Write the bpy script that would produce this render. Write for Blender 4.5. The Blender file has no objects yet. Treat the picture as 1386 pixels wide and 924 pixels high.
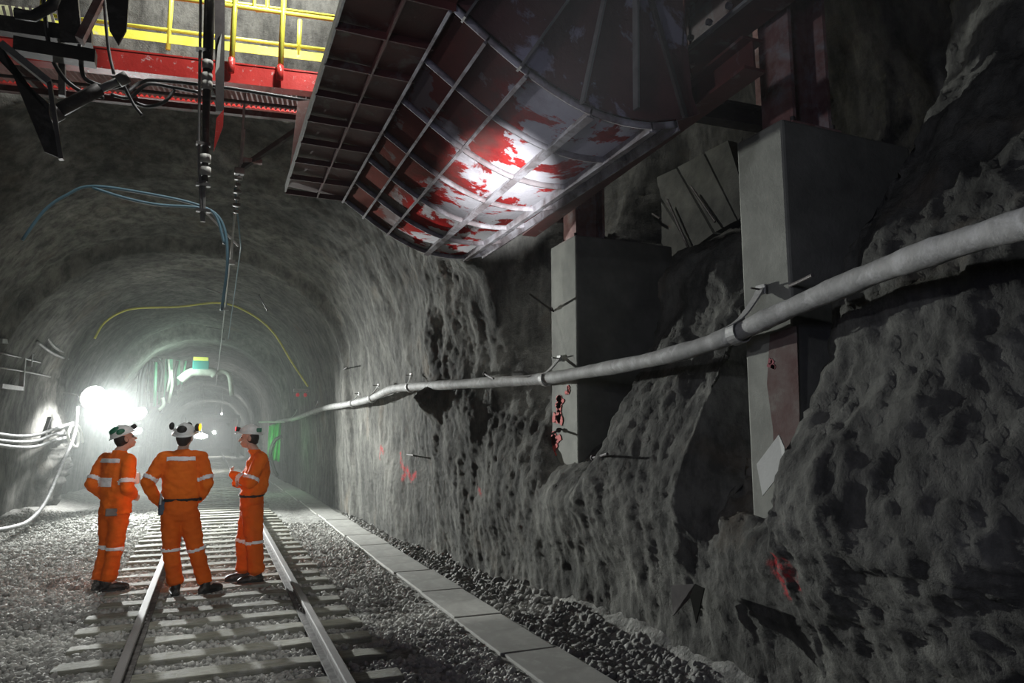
import bpy, bmesh, math, random
import numpy as np
from mathutils import Vector, Matrix, Quaternion

random.seed(7)
rng = np.random.default_rng(11)
PI = math.pi
S = bpy.context.scene
COL = S.collection

# ------------------------------------------------------------------ camera
F, CX, CY, VPX, VPY, H = 950., 693., 462., 287., 588., 1.72
_dY = np.array([VPX - CX, -(VPY - CY), -F]); _dY /= np.linalg.norm(_dY)
_Z = np.array([0, F, -(VPY - CY)]); _Z /= np.linalg.norm(_Z)
_X = np.cross(_dY, _Z)
CM = np.array([_X, _dY, _Z])            # camera -> world
cd = bpy.data.cameras.new('camera'); cam = bpy.data.objects.new('camera', cd); COL.objects.link(cam)
cd.sensor_width = 36; cd.lens = F / 1386 * 36; cd.clip_start = 0.05; cd.clip_end = 300
m4 = Matrix([list(CM[0]) + [0], list(CM[1]) + [0], list(CM[2]) + [H], [0, 0, 0, 1]])
cam.matrix_world = m4
S.camera = cam


def at(px, py, **k):
    d = CM @ np.array([px - CX, -(py - CY), -F])
    (a, v), = k.items(); i = 'XYZ'.index(a)
    t = (v - (0, 0, H)[i]) / d[i]
    return Vector((t * d[0], t * d[1], H + t * d[2]))


# ------------------------------------------------------------------ noise
_perm = rng.permutation(256); _perm = np.concatenate([_perm, _perm, _perm])
_grad = rng.normal(size=(256, 3)); _grad /= np.linalg.norm(_grad, axis=1)[:, None]


def perlin(P):
    P = np.asarray(P, float); I = np.floor(P).astype(int); f = P - I; I &= 255
    u = f * f * f * (f * (f * 6 - 15) + 10)
    def g(dx, dy, dz):
        h = _perm[_perm[_perm[I[:, 0] + dx] + I[:, 1] + dy] + I[:, 2] + dz]
        G = _grad[h]
        return G[:, 0] * (f[:, 0] - dx) + G[:, 1] * (f[:, 1] - dy) + G[:, 2] * (f[:, 2] - dz)
    L = lambda a, b, t: a + (b - a) * t
    x00 = L(g(0, 0, 0), g(1, 0, 0), u[:, 0]); x10 = L(g(0, 1, 0), g(1, 1, 0), u[:, 0])
    x01 = L(g(0, 0, 1), g(1, 0, 1), u[:, 0]); x11 = L(g(0, 1, 1), g(1, 1, 1), u[:, 0])
    return L(L(x00, x10, u[:, 1]), L(x01, x11, u[:, 1]), u[:, 2]) * 1.6


def fbm(P, o=4, gain=.5, lac=2.03):
    s = 0; a = 1; P = np.array(P, float)
    for i in range(o):
        s = s + a * perlin(P + 17.3 * i); a *= gain; P = P * lac
    return s


def ridged(P, o=4, gain=.55):
    s = 0; a = 1; P = np.array(P, float)
    for i in range(o):
        s = s + a * (1 - 2 * np.abs(perlin(P + 9.1 * i))); a *= gain; P = P * 2.1
    return s - 1


# ------------------------------------------------------------------ helpers
def link(name, me, mat=None, parent=None, smooth=False):
    o = bpy.data.objects.new(name, me); COL.objects.link(o)
    if mat is not None and len(me.materials) == 0: me.materials.append(mat)
    if parent is not None: o.parent = parent; o.matrix_parent_inverse = Matrix()
    if smooth and len(me.polygons):
        me.polygons.foreach_set('use_smooth', np.ones(len(me.polygons), bool))
    return o


def tag(o, label=None, cat=None, group=None, kind=None):
    if label: o['label'] = label
    if cat: o['category'] = cat
    if group: o['group'] = group
    if kind: o['kind'] = kind
    return o


def root(name, loc=(0, 0, 0), label=None, cat=None, group=None, rz=0):
    o = bpy.data.objects.new(name, None); COL.objects.link(o); o.location = loc; o.rotation_euler = (0, 0, rz)
    o.empty_display_size = .1
    return tag(o, label, cat, group)


def mesh_np(name, V, Fc):
    me = bpy.data.meshes.new(name)
    V = np.asarray(V, np.float32); Fc = np.asarray(Fc, np.int32)
    n = Fc.shape[1]
    me.vertices.add(len(V)); me.vertices.foreach_set('co', V.ravel())
    me.loops.add(Fc.size); me.loops.foreach_set('vertex_index', Fc.ravel())
    me.polygons.add(len(Fc)); me.polygons.foreach_set('loop_start', np.arange(0, Fc.size, n, dtype=np.int32))
    me.polygons.foreach_set('loop_total', np.full(len(Fc), n, np.int32))
    me.update(calc_edges=True); me.validate()
    return me


class MB:
    """collects shapes, builds one mesh object"""
    def __init__(s): s.bm = bmesh.new()
    def box(s, c, d, rot=None, bev=0):
        M = Matrix.Translation(Vector(c)) @ (rot.to_4x4() if rot is not None else Matrix()) @ Matrix.Diagonal((d[0], d[1], d[2], 1))
        r = bmesh.ops.create_cube(s.bm, size=1, matrix=M)
        if bev:
            es = list({e for v in r['verts'] for e in v.link_edges})
            bmesh.ops.bevel(s.bm, geom=es, offset=bev, segments=2, affect='EDGES', profile=.5)
        return s
    def bar(s, a, b, w, h=None, up=(0, 0, 1), bev=0):
        a = Vector(a); b = Vector(b); d = (b - a); L = d.length; d.normalize()
        up = Vector(up)
        if abs(up.dot(d)) > .98: up = Vector((0, 1, 0))
        x = d.cross(up).normalized(); z = x.cross(d)
        R = Matrix((x, d, z)).transposed()
        return s.box((a + b) / 2, (w, L, h or w), R, bev)
    def tube(s, pts, r, n=10, cap=True):
        pts = [Vector(p) for p in pts]; rs = r if isinstance(r, (list, tuple)) else [r] * len(pts)
        prev = None; rings = []; x = None
        for i, p in enumerate(pts):
            t = (pts[min(i + 1, len(pts) - 1)] - pts[max(i - 1, 0)]).normalized()
            if x is None:
                up = Vector((0, 0, 1)) if abs(t.z) < .9 else Vector((0, 1, 0))
                x = t.cross(up).normalized()
            x = (x - t * x.dot(t)).normalized(); y = t.cross(x)
            rings.append([s.bm.verts.new(p + (x * math.cos(2 * PI * k / n) + y * math.sin(2 * PI * k / n)) * rs[i]) for k in range(n)])
        for a, b in zip(rings, rings[1:]):
            for k in range(n): s.bm.faces.new((a[k], a[(k + 1) % n], b[(k + 1) % n], b[k]))
        if cap:
            s.bm.faces.new(rings[0][::-1]); s.bm.faces.new(rings[-1])
        return s
    def loft(s, rings, n=20):
        """rings: (center, xvec, yvec)"""
        rr = []
        for c, x, y in rings:
            c, x, y = Vector(c), Vector(x), Vector(y)
            rr.append([s.bm.verts.new(c + x * math.cos(2 * PI * k / n) + y * math.sin(2 * PI * k / n)) for k in range(n)])
        for a, b in zip(rr, rr[1:]):
            for k in range(n): s.bm.faces.new((a[k], a[(k + 1) % n], b[(k + 1) % n], b[k]))
        s.bm.faces.new(rr[0][::-1]); s.bm.faces.new(rr[-1])
        return s
    def ell(s, c, r, rot=None, sub=3):
        M = Matrix.Translation(Vector(c)) @ (rot.to_4x4() if rot is not None else Matrix()) @ Matrix.Diagonal((r[0], r[1], r[2], 1))
        bmesh.ops.create_icosphere(s.bm, subdivisions=sub, radius=1, matrix=M)
        return s
    def cap(s, a, ra, b, rb, n=16):
        a = Vector(a); b = Vector(b); d = (b - a).normalized()
        up = Vector((0, 0, 1)) if abs(d.z) < .9 else Vector((0, 1, 0))
        x = d.cross(up).normalized(); y = d.cross(x)
        R = []
        for k in range(5):
            t = k / 5 * PI / 2; R.append((a - d * ra * math.cos(t), ra * math.sin(t) + 1e-4))
        R.append((a, ra)); R.append(((a + b) / 2, (ra + rb) / 2)); R.append((b, rb))
        for k in range(1, 6):
            t = k / 5 * PI / 2; R.append((b + d * rb * math.sin(t), rb * math.cos(t) + 1e-4))
        return s.loft([(c, x * r, y * r) for c, r in R], n)
    def poly(s, pts, thick):
        """flat polygon plate with thickness vector"""
        t = Vector(thick); a = [s.bm.verts.new(Vector(p)) for p in pts]; b = [s.bm.verts.new(Vector(p) + t) for p in pts]
        s.bm.faces.new(a[::-1]); s.bm.faces.new(b); n = len(a)
        for k in range(n): s.bm.faces.new((a[k], a[(k + 1) % n], b[(k + 1) % n], b[k]))
        return s
    def strip(s, A, B, thick):
        """curved plate: two matching polylines and a thickness vector list"""
        n = len(A); t = thick if isinstance(thick, list) else [Vector(thick)] * n
        q = [[s.bm.verts.new(Vector(p)) for p in A], [s.bm.verts.new(Vector(p)) for p in B],
             [s.bm.verts.new(Vector(p) + u) for p, u in zip(B, t)], [s.bm.verts.new(Vector(p) + u) for p, u in zip(A, t)]]
        for i in range(n - 1):
            for k in range(4):
                a, b = q[k], q[(k + 1) % 4]
                s.bm.faces.new((a[i], a[i + 1], b[i + 1], b[i]))
        s.bm.faces.new([q[k][0] for k in range(4)]); s.bm.faces.new([q[k][-1] for k in range(3, -1, -1)])
        return s
    def mesh(s, name='m'):
        bmesh.ops.recalc_face_normals(s.bm, faces=s.bm.faces)
        me = bpy.data.meshes.new(name); s.bm.to_mesh(me); s.bm.free(); return me
    def build(s, name, mat, parent=None, smooth=False):
        return link(name, s.mesh(name), mat, parent, smooth)


def hsection(a, b, depth, width, tf, tw, up=(0, 0, 1)):
    """I/H beam between a and b; depth measured along up"""
    a = Vector(a); b = Vector(b); d = (b - a).normalized(); up = Vector(up)
    up = (up - d * up.dot(d)).normalized()
    m = MB()
    for sgn in (1, -1):
        o = up * sgn * (depth / 2 - tf / 2)
        m.bar(a + o, b + o, width, tf, up)
    m.bar(a, b, tw, depth - 2 * tf + .002, up)
    return m


def crom(P, n):
    """Catmull-Rom through points, n samples per span"""
    P = [Vector(p) for p in P]; Q = [2 * P[0] - P[1]] + P + [2 * P[-1] - P[-2]]; out = []
    for i in range(1, len(Q) - 2):
        a, b, c, d = Q[i - 1:i + 3]
        for k in range(n):
            t = k / n
            out.append(.5 * ((2 * b) + (c - a) * t + (2 * a - 5 * b + 4 * c - d) * t * t + (3 * b - a - 3 * c + d) * t ** 3))
    out.append(P[-1]); return out


# ------------------------------------------------------------------ materials
def nt(m):
    m.use_nodes = True; t = m.node_tree; return t, t.nodes, t.links


def noise_node(t, scale, detail=5, rough=.55, vec=None, stretch=None, dist=0.0):
    n = t.nodes.new('ShaderNodeTexNoise'); n.inputs['Scale'].default_value = scale
    n.inputs['Detail'].default_value = detail; n.inputs['Roughness'].default_value = rough; n.inputs['Distortion'].default_value = dist
    tc = t.nodes.new('ShaderNodeTexCoord'); mp = t.nodes.new('ShaderNodeMapping')
    if stretch: mp.inputs['Scale'].default_value = stretch
    t.links.new(tc.outputs['Object'], mp.inputs['Vector']); t.links.new(mp.outputs['Vector'], n.inputs['Vector'])
    return n


def ramp(t, src, stops):
    r = t.nodes.new('ShaderNodeValToRGB'); el = r.color_ramp.elements
    while len(el) > 1: el.remove(el[-1])
    el[0].position = stops[0][0]; el[0].color = tuple(stops[0][1]) + (1,)
    for p, c in stops[1:]:
        e = el.new(p); e.color = tuple(c) + (1,)
    t.links.new(src, r.inputs['Fac']); return r


def mixc(t, fac, a, b):
    n = t.nodes.new('ShaderNodeMix'); n.data_type = 'RGBA'
    for i, v in ((0, fac), (6, a), (7, b)):
        if hasattr(v, 'is_linked') or hasattr(v, 'links'): t.links.new(v, n.inputs[i])
        else: n.inputs[i].default_value = v if i == 0 else tuple(v) + (1,)
    return n.outputs[2]


def bump(t, src, strength, dist, prev=None):
    b = t.nodes.new('ShaderNodeBump'); b.inputs['Strength'].default_value = strength; b.inputs['Distance'].default_value = dist
    t.links.new(src, b.inputs['Height'])
    if prev is not None: t.links.new(prev.outputs['Normal'], b.inputs['Normal'])
    return b


def mat(name, stops, scale=4, rough=.7, metal=0., bumps=((.3, .01, 30),), dust=None, stretch=None, spec=.5, detail=5, emit=None):
    m = bpy.data.materials.new(name); t, N, L = nt(m); P = N['Principled BSDF']
    if isinstance(stops, tuple): stops = [(0, tuple(c * .85 for c in stops)), (1, tuple(min(1, c * 1.12) for c in stops))]
    n = noise_node(t, scale, detail, .6, stretch=stretch)
    c = ramp(t, n.outputs['Fac'], stops).outputs['Color']
    if dust:
        dcol, dscale, lo, hi = dust
        dn = noise_node(t, dscale, 7, .65, dist=.4); dr = ramp(t, dn.outputs['Fac'], [(lo, (0, 0, 0)), (hi, (1, 1, 1))])
        c = mixc(t, dr.outputs['Color'], c, dcol)
    L.new(c, P.inputs['Base Color'])
    P.inputs['Roughness'].default_value = rough; P.inputs['Metallic'].default_value = metal
    P.inputs['Specular IOR Level'].default_value = spec
    b = None
    for st, ds, sc in bumps:
        bn = noise_node(t, sc, 6, .65); b = bump(t, bn.outputs['Fac'], st, ds, b)
    if b: L.new(b.outputs['Normal'], P.inputs['Normal'])
    if emit: P.inputs['Emission Color'].default_value = tuple(emit[0]) + (1,); P.inputs['Emission Strength'].default_value = emit[1]
    return m


def rock_material():
    m = bpy.data.materials.new('rock'); t, N, L = nt(m); P = N['Principled BSDF']
    a = noise_node(t, .55, 8, .62); c1 = ramp(t, a.outputs['Fac'], [(.3, (.065, .065, .06)), (.52, (.13, .13, .12)), (.72, (.22, .217, .198))])
    b = noise_node(t, 5, 8, .7, stretch=(1, 1, .35)); f2 = ramp(t, b.outputs['Fac'], [(.38, (.45, .45, .45)), (.62, (1.15, 1.15, 1.12))])
    mul = N.new('ShaderNodeMix'); mul.data_type = 'RGBA'; mul.blend_type = 'MULTIPLY'; mul.inputs[0].default_value = 1
    L.new(c1.outputs['Color'], mul.inputs[6]); L.new(f2.outputs['Color'], mul.inputs[7])
    col = mul.outputs[2]
    d = noise_node(t, 2.2, 6, .7, dist=.6); fd = ramp(t, d.outputs['Fac'], [(.62, (0, 0, 0)), (.8, (.16, .16, .16))])
    col = mixc(t, fd.outputs['Color'], col, (.05, .05, .05))
    br = noise_node(t, .9, 5, .6); fb = ramp(t, br.outputs['Fac'], [(.6, (0, 0, 0)), (.8, (.5, .5, .5))])
    col = mixc(t, fb.outputs['Color'], col, (.20, .15, .10))
    at_ = N.new('ShaderNodeAttribute'); at_.attribute_name = 'spray_paint'
    pn = noise_node(t, 26, 5, .7); pf = ramp(t, pn.outputs['Fac'], [(.38, (0, 0, 0)), (.6, (1, 1, 1))])
    mm = N.new('ShaderNodeMath'); mm.operation = 'MULTIPLY'; L.new(at_.outputs['Fac'], mm.inputs[0]); L.new(pf.outputs['Color'], mm.inputs[1])
    col = mixc(t, mm.outputs[0], col, (.45, .035, .04))
    L.new(col, P.inputs['Base Color']); P.inputs['Roughness'].default_value = .92; P.inputs['Specular IOR Level'].default_value = .1
    n1 = noise_node(t, 9, 9, .7); n2 = noise_node(t, 45, 6, .7)
    b1 = bump(t, n1.outputs['Fac'], .65, .04); b2 = bump(t, n2.outputs['Fac'], .7, .014, b1)
    L.new(b2.outputs['Normal'], P.inputs['Normal'])
    return m


ROCK = rock_material()
GROUND = mat('crushed_ground', [(.3, (.18, .18, .165)), (.55, (.34, .34, .315)), (.75, (.52, .52, .485))], 14, .95, bumps=((1, .05, 16), (.8, .02, 50)), detail=8, spec=.1)
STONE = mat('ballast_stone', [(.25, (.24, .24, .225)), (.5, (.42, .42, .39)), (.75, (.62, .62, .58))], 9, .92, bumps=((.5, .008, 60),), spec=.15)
WOOD = mat('weathered_wood', [(.3, (.16, .16, .13)), (.6, (.30, .30, .24)), (.8, (.38, .375, .30))], 5, .85, stretch=(1.2, 9, 9), bumps=((.6, .012, 40),), dust=((.36, .36, .33), 7, .5, .7))
CONC = mat('concrete', [(.3, (.115, .118, .10)), (.55, (.185, .19, .162)), (.75, (.25, .255, .22))], 2.5, .85, bumps=((.35, .01, 22), (.3, .004, 90)))
SLABM = mat('slab_concrete', [(.3, (.27, .27, .245)), (.7, (.36, .36, .33))], 3, .85, bumps=((.3, .006, 40),), dust=((.42, .42, .39), 9, .5, .75))
RAILM = mat('rail_steel', [(.3, (.07, .065, .06)), (.7, (.13, .12, .115))], 12, .85, 0, bumps=((.3, .004, 70),), dust=((.25, .25, .235), 10, .45, .7))
RAILTOP = mat('worn_rail_steel', [(.3, (.20, .195, .19)), (.7, (.29, .28, .27))], 10, .7, 0, stretch=(1, .1, 1))
PIPE = mat('dusty_pipe', [(.35, (.17, .17, .16)), (.65, (.27, .27, .255))], 6, .75, 0, bumps=((.5, .008, 45),), dust=((.34, .34, .33), 9, .5, .66))
GALV = mat('galvanised_steel', [(.3, (.26, .26, .25)), (.7, (.38, .38, .36))], 20, .6, .2)
DSTEEL = mat('dark_steel', [(.3, (.035, .03, .03)), (.7, (.075, .065, .06))], 6, .6, .4, bumps=((.3, .004, 40),), dust=((.16, .155, .145), 5, .55, .75))
MIDSTEEL = mat('dusty_steel', [(.3, (.13, .125, .12)), (.7, (.22, .215, .2))], 7, .6, .3, bumps=((.3, .004, 40),))
MAROON = mat('dark_red_paint', [(.3, (.055, .018, .016)), (.7, (.13, .035, .03))], 3, .55, bumps=((.3, .006, 25),), dust=((.16, .13, .12), 3.5, .56, .66))
CHUTERED = mat('mud_caked_red_paint', [(.35, (.12, .010, .010)), (.6, (.30, .016, .015)), (.75, (.10, .02, .018))], 3, .62, bumps=((.5, .012, 18),),
               dust=((.36, .355, .37), 2.1, .47, .50), stretch=(1, .8, 1), spec=0)
CHUTERIB = mat('mud_caked_rib', [(.3, (.10, .08, .08)), (.7, (.24, .22, .22))], 4, .85, dust=((.36, .355, .37), 3, .45, .6), spec=.05)
def mud_gradient(m):
    # the caked mud lies along the trough's bottom: shift the mud threshold across the shell
    t = m.node_tree; tc = t.nodes.new('ShaderNodeTexCoord'); sp = t.nodes.new('ShaderNodeSeparateXYZ'); t.links.new(tc.outputs['Object'], sp.inputs[0])
    mr = t.nodes.new('ShaderNodeMapRange'); t.links.new(sp.outputs[0], mr.inputs[0])
    mr.inputs[1].default_value = -.75; mr.inputs[2].default_value = .25; mr.inputs[3].default_value = -.09; mr.inputs[4].default_value = .035
    for n in t.nodes:
        if n.type == 'VALTORGB' and abs(n.color_ramp.elements[0].position - .47) < .001:
            src = n.inputs[0].links[0].from_socket; ad = t.nodes.new('ShaderNodeMath'); ad.operation = 'ADD'
            t.links.new(src, ad.inputs[0]); t.links.new(mr.outputs[0], ad.inputs[1]); t.links.new(ad.outputs[0], n.inputs[0]); break
mud_gradient(CHUTERED)
def shade_left_side(m):  # brown darkening on the shell's left stands in for the shade there
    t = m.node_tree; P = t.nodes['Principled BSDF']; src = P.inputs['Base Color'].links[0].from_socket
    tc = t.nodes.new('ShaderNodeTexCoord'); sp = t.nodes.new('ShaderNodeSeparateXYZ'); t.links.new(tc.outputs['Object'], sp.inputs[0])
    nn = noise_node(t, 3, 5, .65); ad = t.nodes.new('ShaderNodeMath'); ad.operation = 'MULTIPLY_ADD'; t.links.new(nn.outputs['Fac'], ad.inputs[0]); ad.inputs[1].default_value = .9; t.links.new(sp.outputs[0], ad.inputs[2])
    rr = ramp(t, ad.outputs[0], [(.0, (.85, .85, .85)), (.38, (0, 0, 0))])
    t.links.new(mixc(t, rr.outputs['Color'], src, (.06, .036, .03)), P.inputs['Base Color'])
shade_left_side(CHUTERED)
ENDPL = mat('end_plate_paint', [(.3, (.05, .018, .02)), (.7, (.11, .04, .04))], 3, .55, bumps=((.4, .01, 20),), dust=((.26, .25, .31), 2.4, .55, .6))
RED = mat('bright_red_paint', [(.3, (.42, .03, .025)), (.7, (.62, .055, .045))], 3, .35, dust=((.62, .5, .48), 16, .6, .68))
PINK = mat('dusty_red_deck', [(.3, (.26, .09, .08)), (.7, (.38, .17, .15))], 5, .6)
YEL = mat('yellow_paint', [(.3, (.62, .62, .06)), (.7, (.74, .75, .11))], 4, .4, dust=((.55, .53, .3), 9, .62, .72))
RUST = mat('rusty_red_steel', [(.3, (.16, .07, .06)), (.5, (.25, .13, .115)), (.7, (.33, .24, .22))], 7, .75, bumps=((.4, .006, 35),), dust=((.33, .31, .3), 5, .5, .68))
BLACK = mat('black_rubber', (.02, .02, .02), 6, .55)
HOSEBLUE = mat('blue_hose', (.06, .13, .17), 5, .5)
HOSEGREY = mat('grey_cable', (.12, .12, .115), 12, .7, dust=((.24, .24, .23), 8, .45, .65))
CABLEY = mat('yellow_cable', (.62, .60, .10), 5, .5)
PLATEM = mat('panel_plate', (.42, .24, .21), 4, .6, dust=((.5, .42, .38), 10, .5, .7))
ORANGE = mat('orange_coverall_cloth', [(.3, (.80, .135, .010)), (.7, (.93, .20, .017))], 5, .8, bumps=((.35, .006, 28), (.2, .002, 200)), spec=.2)
ORANGE2 = mat('orange_trouser_cloth', [(.3, (.66, .105, .010)), (.7, (.80, .155, .013))], 5, .8, bumps=((.35, .006, 28), (.2, .002, 200)), spec=.2)
BAND = mat('reflective_tape', (.93, .93, .98), 30, .3, 0)
SKIN = mat('skin', (.55, .36, .28), 8, .55)
HAIR = mat('dark_hair', (.018, .014, .012), 40, .6)
HATW = mat('white_hat_shell', (.82, .84, .82), 6, .35)
HATG = mat('green_hat_marking', (.02, .16, .09), 6, .4)
BOOT = mat('black_boot_leather', (.022, .02, .018), 12, .5, dust=((.18, .17, .15), 14, .5, .7))
LENS = mat('lit_lens', (.9, .9, .9), 2, .3, emit=((1, 1, 1), 40))
LENSFAR = mat('lit_far_lens', (.9, .9, .9), 2, .3, emit=((1, .98, .95), 30))
REDLIT = mat('lit_red_lens', (.7, .02, .02), 2, .3, emit=((1, .03, .03), 5))
REDDIM = mat('red_glass', (.6, .02, .03), 2, .3, emit=((1, .03, .05), .12))
AMBER = mat('lit_amber_lens', (.9, .45, .03), 2, .3, emit=((1, .45, .02), 3))
GREENM = mat('green_tarp_cloth', [(.3, (.02, .22, .04)), (.7, (.06, .42, .08))], 3, .7)
GREENST = mat('green_machine_paint', [(.3, (.05, .20, .11)), (.7, (.12, .34, .2))], 3, .5)
TEAL = mat('teal_box_paint', (.04, .33, .30), 3, .5)
PALE = mat('pale_panel', [(.3, (.36, .36, .32)), (.7, (.6, .6, .55))], 4, .7)
PAINTR = mat('red_spray_paint', (.50, .06, .045), 20, .8)
PAINTB = mat('blue_spray_paint', (.06, .10, .45), 20, .8)

# ------------------------------------------------------------------ rock envelope (right wall, roof, left wall) as one swept section
T_R = [(2.98, -.15), (2.95, .4), (2.93, .9), (2.9, 1.4), (2.86, 2.1), (2.78, 2.9), (2.6, 3.8), (2.1, 4.7), (1.25, 5.3), (.3, 5.55), (-.6, 5.6)]
def tun(dx=0., dz=0., w=1.):
    out = []
    for i, (x, z) in enumerate(T_R):
        out.append(((x + .6) * w - .6 + dx, z + dz * max(0, min(1, (z - 1.5) / 3))))
    return out
CH_TOP = [(5.2, 7.), (4.2, 9.3), (-.6, 10.)]
KEY = [
 (0.0, [(3.35, -.15), (3.35, .4), (3.25, .9), (3.12, 1.35), (3.5, 2.1), (3.75, 2.9), (4.35, 3.8), (4.75, 4.7)] + CH_TOP),
 (2.6, [(3.38, -.15), (3.3, .4), (3.1, .9), (2.98, 1.3), (3.5, 2.12), (3.7, 2.92), (4.35, 3.85), (4.75, 4.7)] + CH_TOP),
 (3.28, [(3.38, -.15), (3.26, .4), (3.08, .85), (3.0, 1.32), (3.56, 2.1), (3.8, 2.95), (4.5, 3.85), (5.05, 4.8)] + CH_TOP),
 (3.5, [(3.4, -.15), (3.34, .4), (3.28, .75), (3.4, 1.15), (5.0, 1.9), (5.6, 2.9), (6.0, 3.8), (6.0, 4.7)] + CH_TOP),
 (4.3, [(3.42, -.15), (3.38, .4), (3.36, .75), (3.55, 1.1), (4.8, 1.8), (5.5, 2.9), (5.9, 3.8), (6.0, 4.7)] + CH_TOP),
 (4.62, [(3.42, -.15), (3.38, .4), (3.28, .88), (3.26, 1.32), (3.7, 2.15), (4.1, 2.9), (4.5, 3.5), (5.8, 4.7)] + CH_TOP),
 (5.3, [(3.4, -.15), (3.35, .4), (3.24, .9), (3.25, 1.4), (3.72, 2.17), (4.08, 2.88), (4.3, 3.48), (5.6, 4.5)] + CH_TOP),
 (5.8, [(3.38, -.15), (3.34, .4), (3.22, .9), (3.22, 1.42), (3.72, 2.18), (4.05, 2.85), (4.15, 3.45), (5.6, 4.5)] + CH_TOP),
 (6.15, [(3.36, -.15), (3.32, .4), (3.2, .85), (3.3, 1.25), (4.6, 2.0), (5.3, 2.9), (5.6, 3.8), (5.8, 4.7)] + CH_TOP),
 (6.9, [(3.36, -.15), (3.3, .4), (3.22, .9), (3.38, 1.28), (4.3, 2.1), (4.9, 2.9), (5.2, 3.8), (5.4, 4.7)] + CH_TOP),
 (7.25, [(3.33, -.15), (3.28, .4), (3.2, .9), (3.28, 1.4), (3.6, 2.1), (3.8, 2.9), (4.2, 3.8), (4.6, 4.7)] + CH_TOP),
 (8.3, [(3.2, -.15), (3.16, .4), (3.1, .9), (3.1, 1.4), (3.18, 2.1), (3.28, 2.9), (3.1, 3.7), (2.85, 4.5)] + CH_TOP),  # this row and the next bulge inward to block work lamp light
 (9.3, [(3.12, -.15), (3.08, .4), (3.02, .9), (3.0, 1.4), (3.0, 2.1), (3.02, 2.9), (2.9, 3.8), (2.75, 4.7)] + [(3.4, 7.), (3.2, 9.3), (-.6, 10.)]),
 (9.9, [(3.08, -.15), (3.05, .4), (3.0, .9), (2.97, 1.4), (2.95, 2.1), (2.95, 2.9), (2.8, 3.8), (2.7, 4.9)] + [(3.6, 7.), (2.9, 9.3), (-.6, 10.)]),
 (10.3, tun(.06, .75, 1.02)), (12.5, tun(.0, .25)), (15.2, tun(-.05, 0)), (15.5, tun(-.05, -.28, .97)), (20, tun(-.1, -.2, .96)),
 (26.5, tun(-.2, -.1, .97)), (26.9, tun(-.2, -.55, .92)), (34, tun(-.25, -.5, .93)), (40, tun(-.3, -.5, .92)), (40.4, tun(-.2, -.9, .86)), (55, tun(-.0, -.9, .86)), (56, tun(.4, -1.3, .75)), (100, tun(.4, -1.6, .72)),
]
LEFT_T = [(-1.5, 5.55), (-2.5, 5.15), (-3.3, 4.3), (-3.75, 3.3), (-3.95, 2.2), (-4.0, 1.1), (-4.05, -.15)]
LEFT_C = [(-3.2, 10.), (-5., 9.), (-5.4, 7.), (-5.2, 5.), (-5., 3.2), (-4.9, 1.5), (-4.9, -.15)]
NS = 26
def full_profile(Y, R):
    if Y < 10.2: Lf = LEFT_C
    else:
        crown = R[-1][1]; w = (R[2][0] + .6) / 3.53
        Lf = [((x + .6) * (w if x > -3.5 else (1 + (w - 1) * .8)) - .6, z + (crown - 5.6) * max(0, min(1, (z - 1.5) / 3))) for x, z in LEFT_T]
        if Y > 21.5: Lf = [(x + .25 * min(1, (Y - 21.5) / 4), z) for x, z in Lf]
    P = crom([Vector((x, z, 0)) for x, z in list(R) + Lf], NS)
    return np.array([(p.x, p.y) for p in P])
keys = [(Y, full_profile(Y, R)) for Y, R in KEY]
ys = []
y = 0.35
while y < 10.6: ys.append(y); y += .03
while y < 100: ys.append(y); y += .03 + (y - 10.6) * .012
ys = np.array(ys)
KY = np.array([k[0] for k in keys]); KP = np.array([k[1] for k in keys])
idx = np.clip(np.searchsorted(KY, ys) - 1, 0, len(KY) - 2)
tt = np.clip((ys - KY[idx]) / (KY[idx + 1] - KY[idx]), 0, 1); ts = tt * tt * (3 - 2 * tt)
PR = KP[idx] * (1 - ts)[:, None, None] + KP[idx + 1] * ts[:, None, None]      # (ny, ns, 2)
ny, ns = PR.shape[:2]
G = np.zeros((ny, ns, 3)); G[..., 0] = PR[..., 0]; G[..., 1] = ys[:, None]; G[..., 2] = PR[..., 1]
def gnormals(G):
    a = np.gradient(G, axis=0); b = np.gradient(G, axis=1)
    n = np.cross(b, a); n /= np.linalg.norm(n, axis=2)[..., None] + 1e-9
    return n
Nn = gnormals(G)                       # points to the inside
if Nn[5, 10, 0] > 0: Nn = -Nn
Pf = G.reshape(-1, 3)
near = np.clip(1 - (ys - 9) / 25, .6, 1)
near = np.repeat(near, ns)
big = fbm(Pf * np.array([.55, .55, .45]), 3)
mid = fbm(Pf * np.array([1.7, 1.7, 1.1]) + 5, 4)
rid = ridged(Pf * np.array([2.2, 2.2, 1.2]) + 31, 4)
fine = fbm(Pf * 11 + 3, 3)
streak = fbm(np.stack([Pf[:, 0] * 6, Pf[:, 1] * 6, Pf[:, 2] * 1.1], 1), 3)
zf = Pf[:, 2]; yf = Pf[:, 1]; xf = Pf[:, 0]
lump = np.clip((zf - 1.5) / 1.5, 0, 1)                  # upper part rougher, lower part sprayed smooth
# smooth shotcrete zone behind the chute
sm = np.exp(-(((yf - 7.9) / .9) ** 2 + ((zf - 3.5) / .8) ** 2)) * (xf > 2)
vis = 1 - .8 * sm
tunf = 1 - .6 * np.clip((yf - 10) / 1.0, 0, 1)
grain = fbm(Pf * 26 + 8, 2)
D = .10 * big + (.030 + .035 * lump) * mid * vis * tunf + (.007 + .024 * lump) * rid * vis * tunf + .013 * fine * vis + .008 * grain * vis + .016 * streak * (1 - .6 * lump) * (xf > 1)
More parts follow.
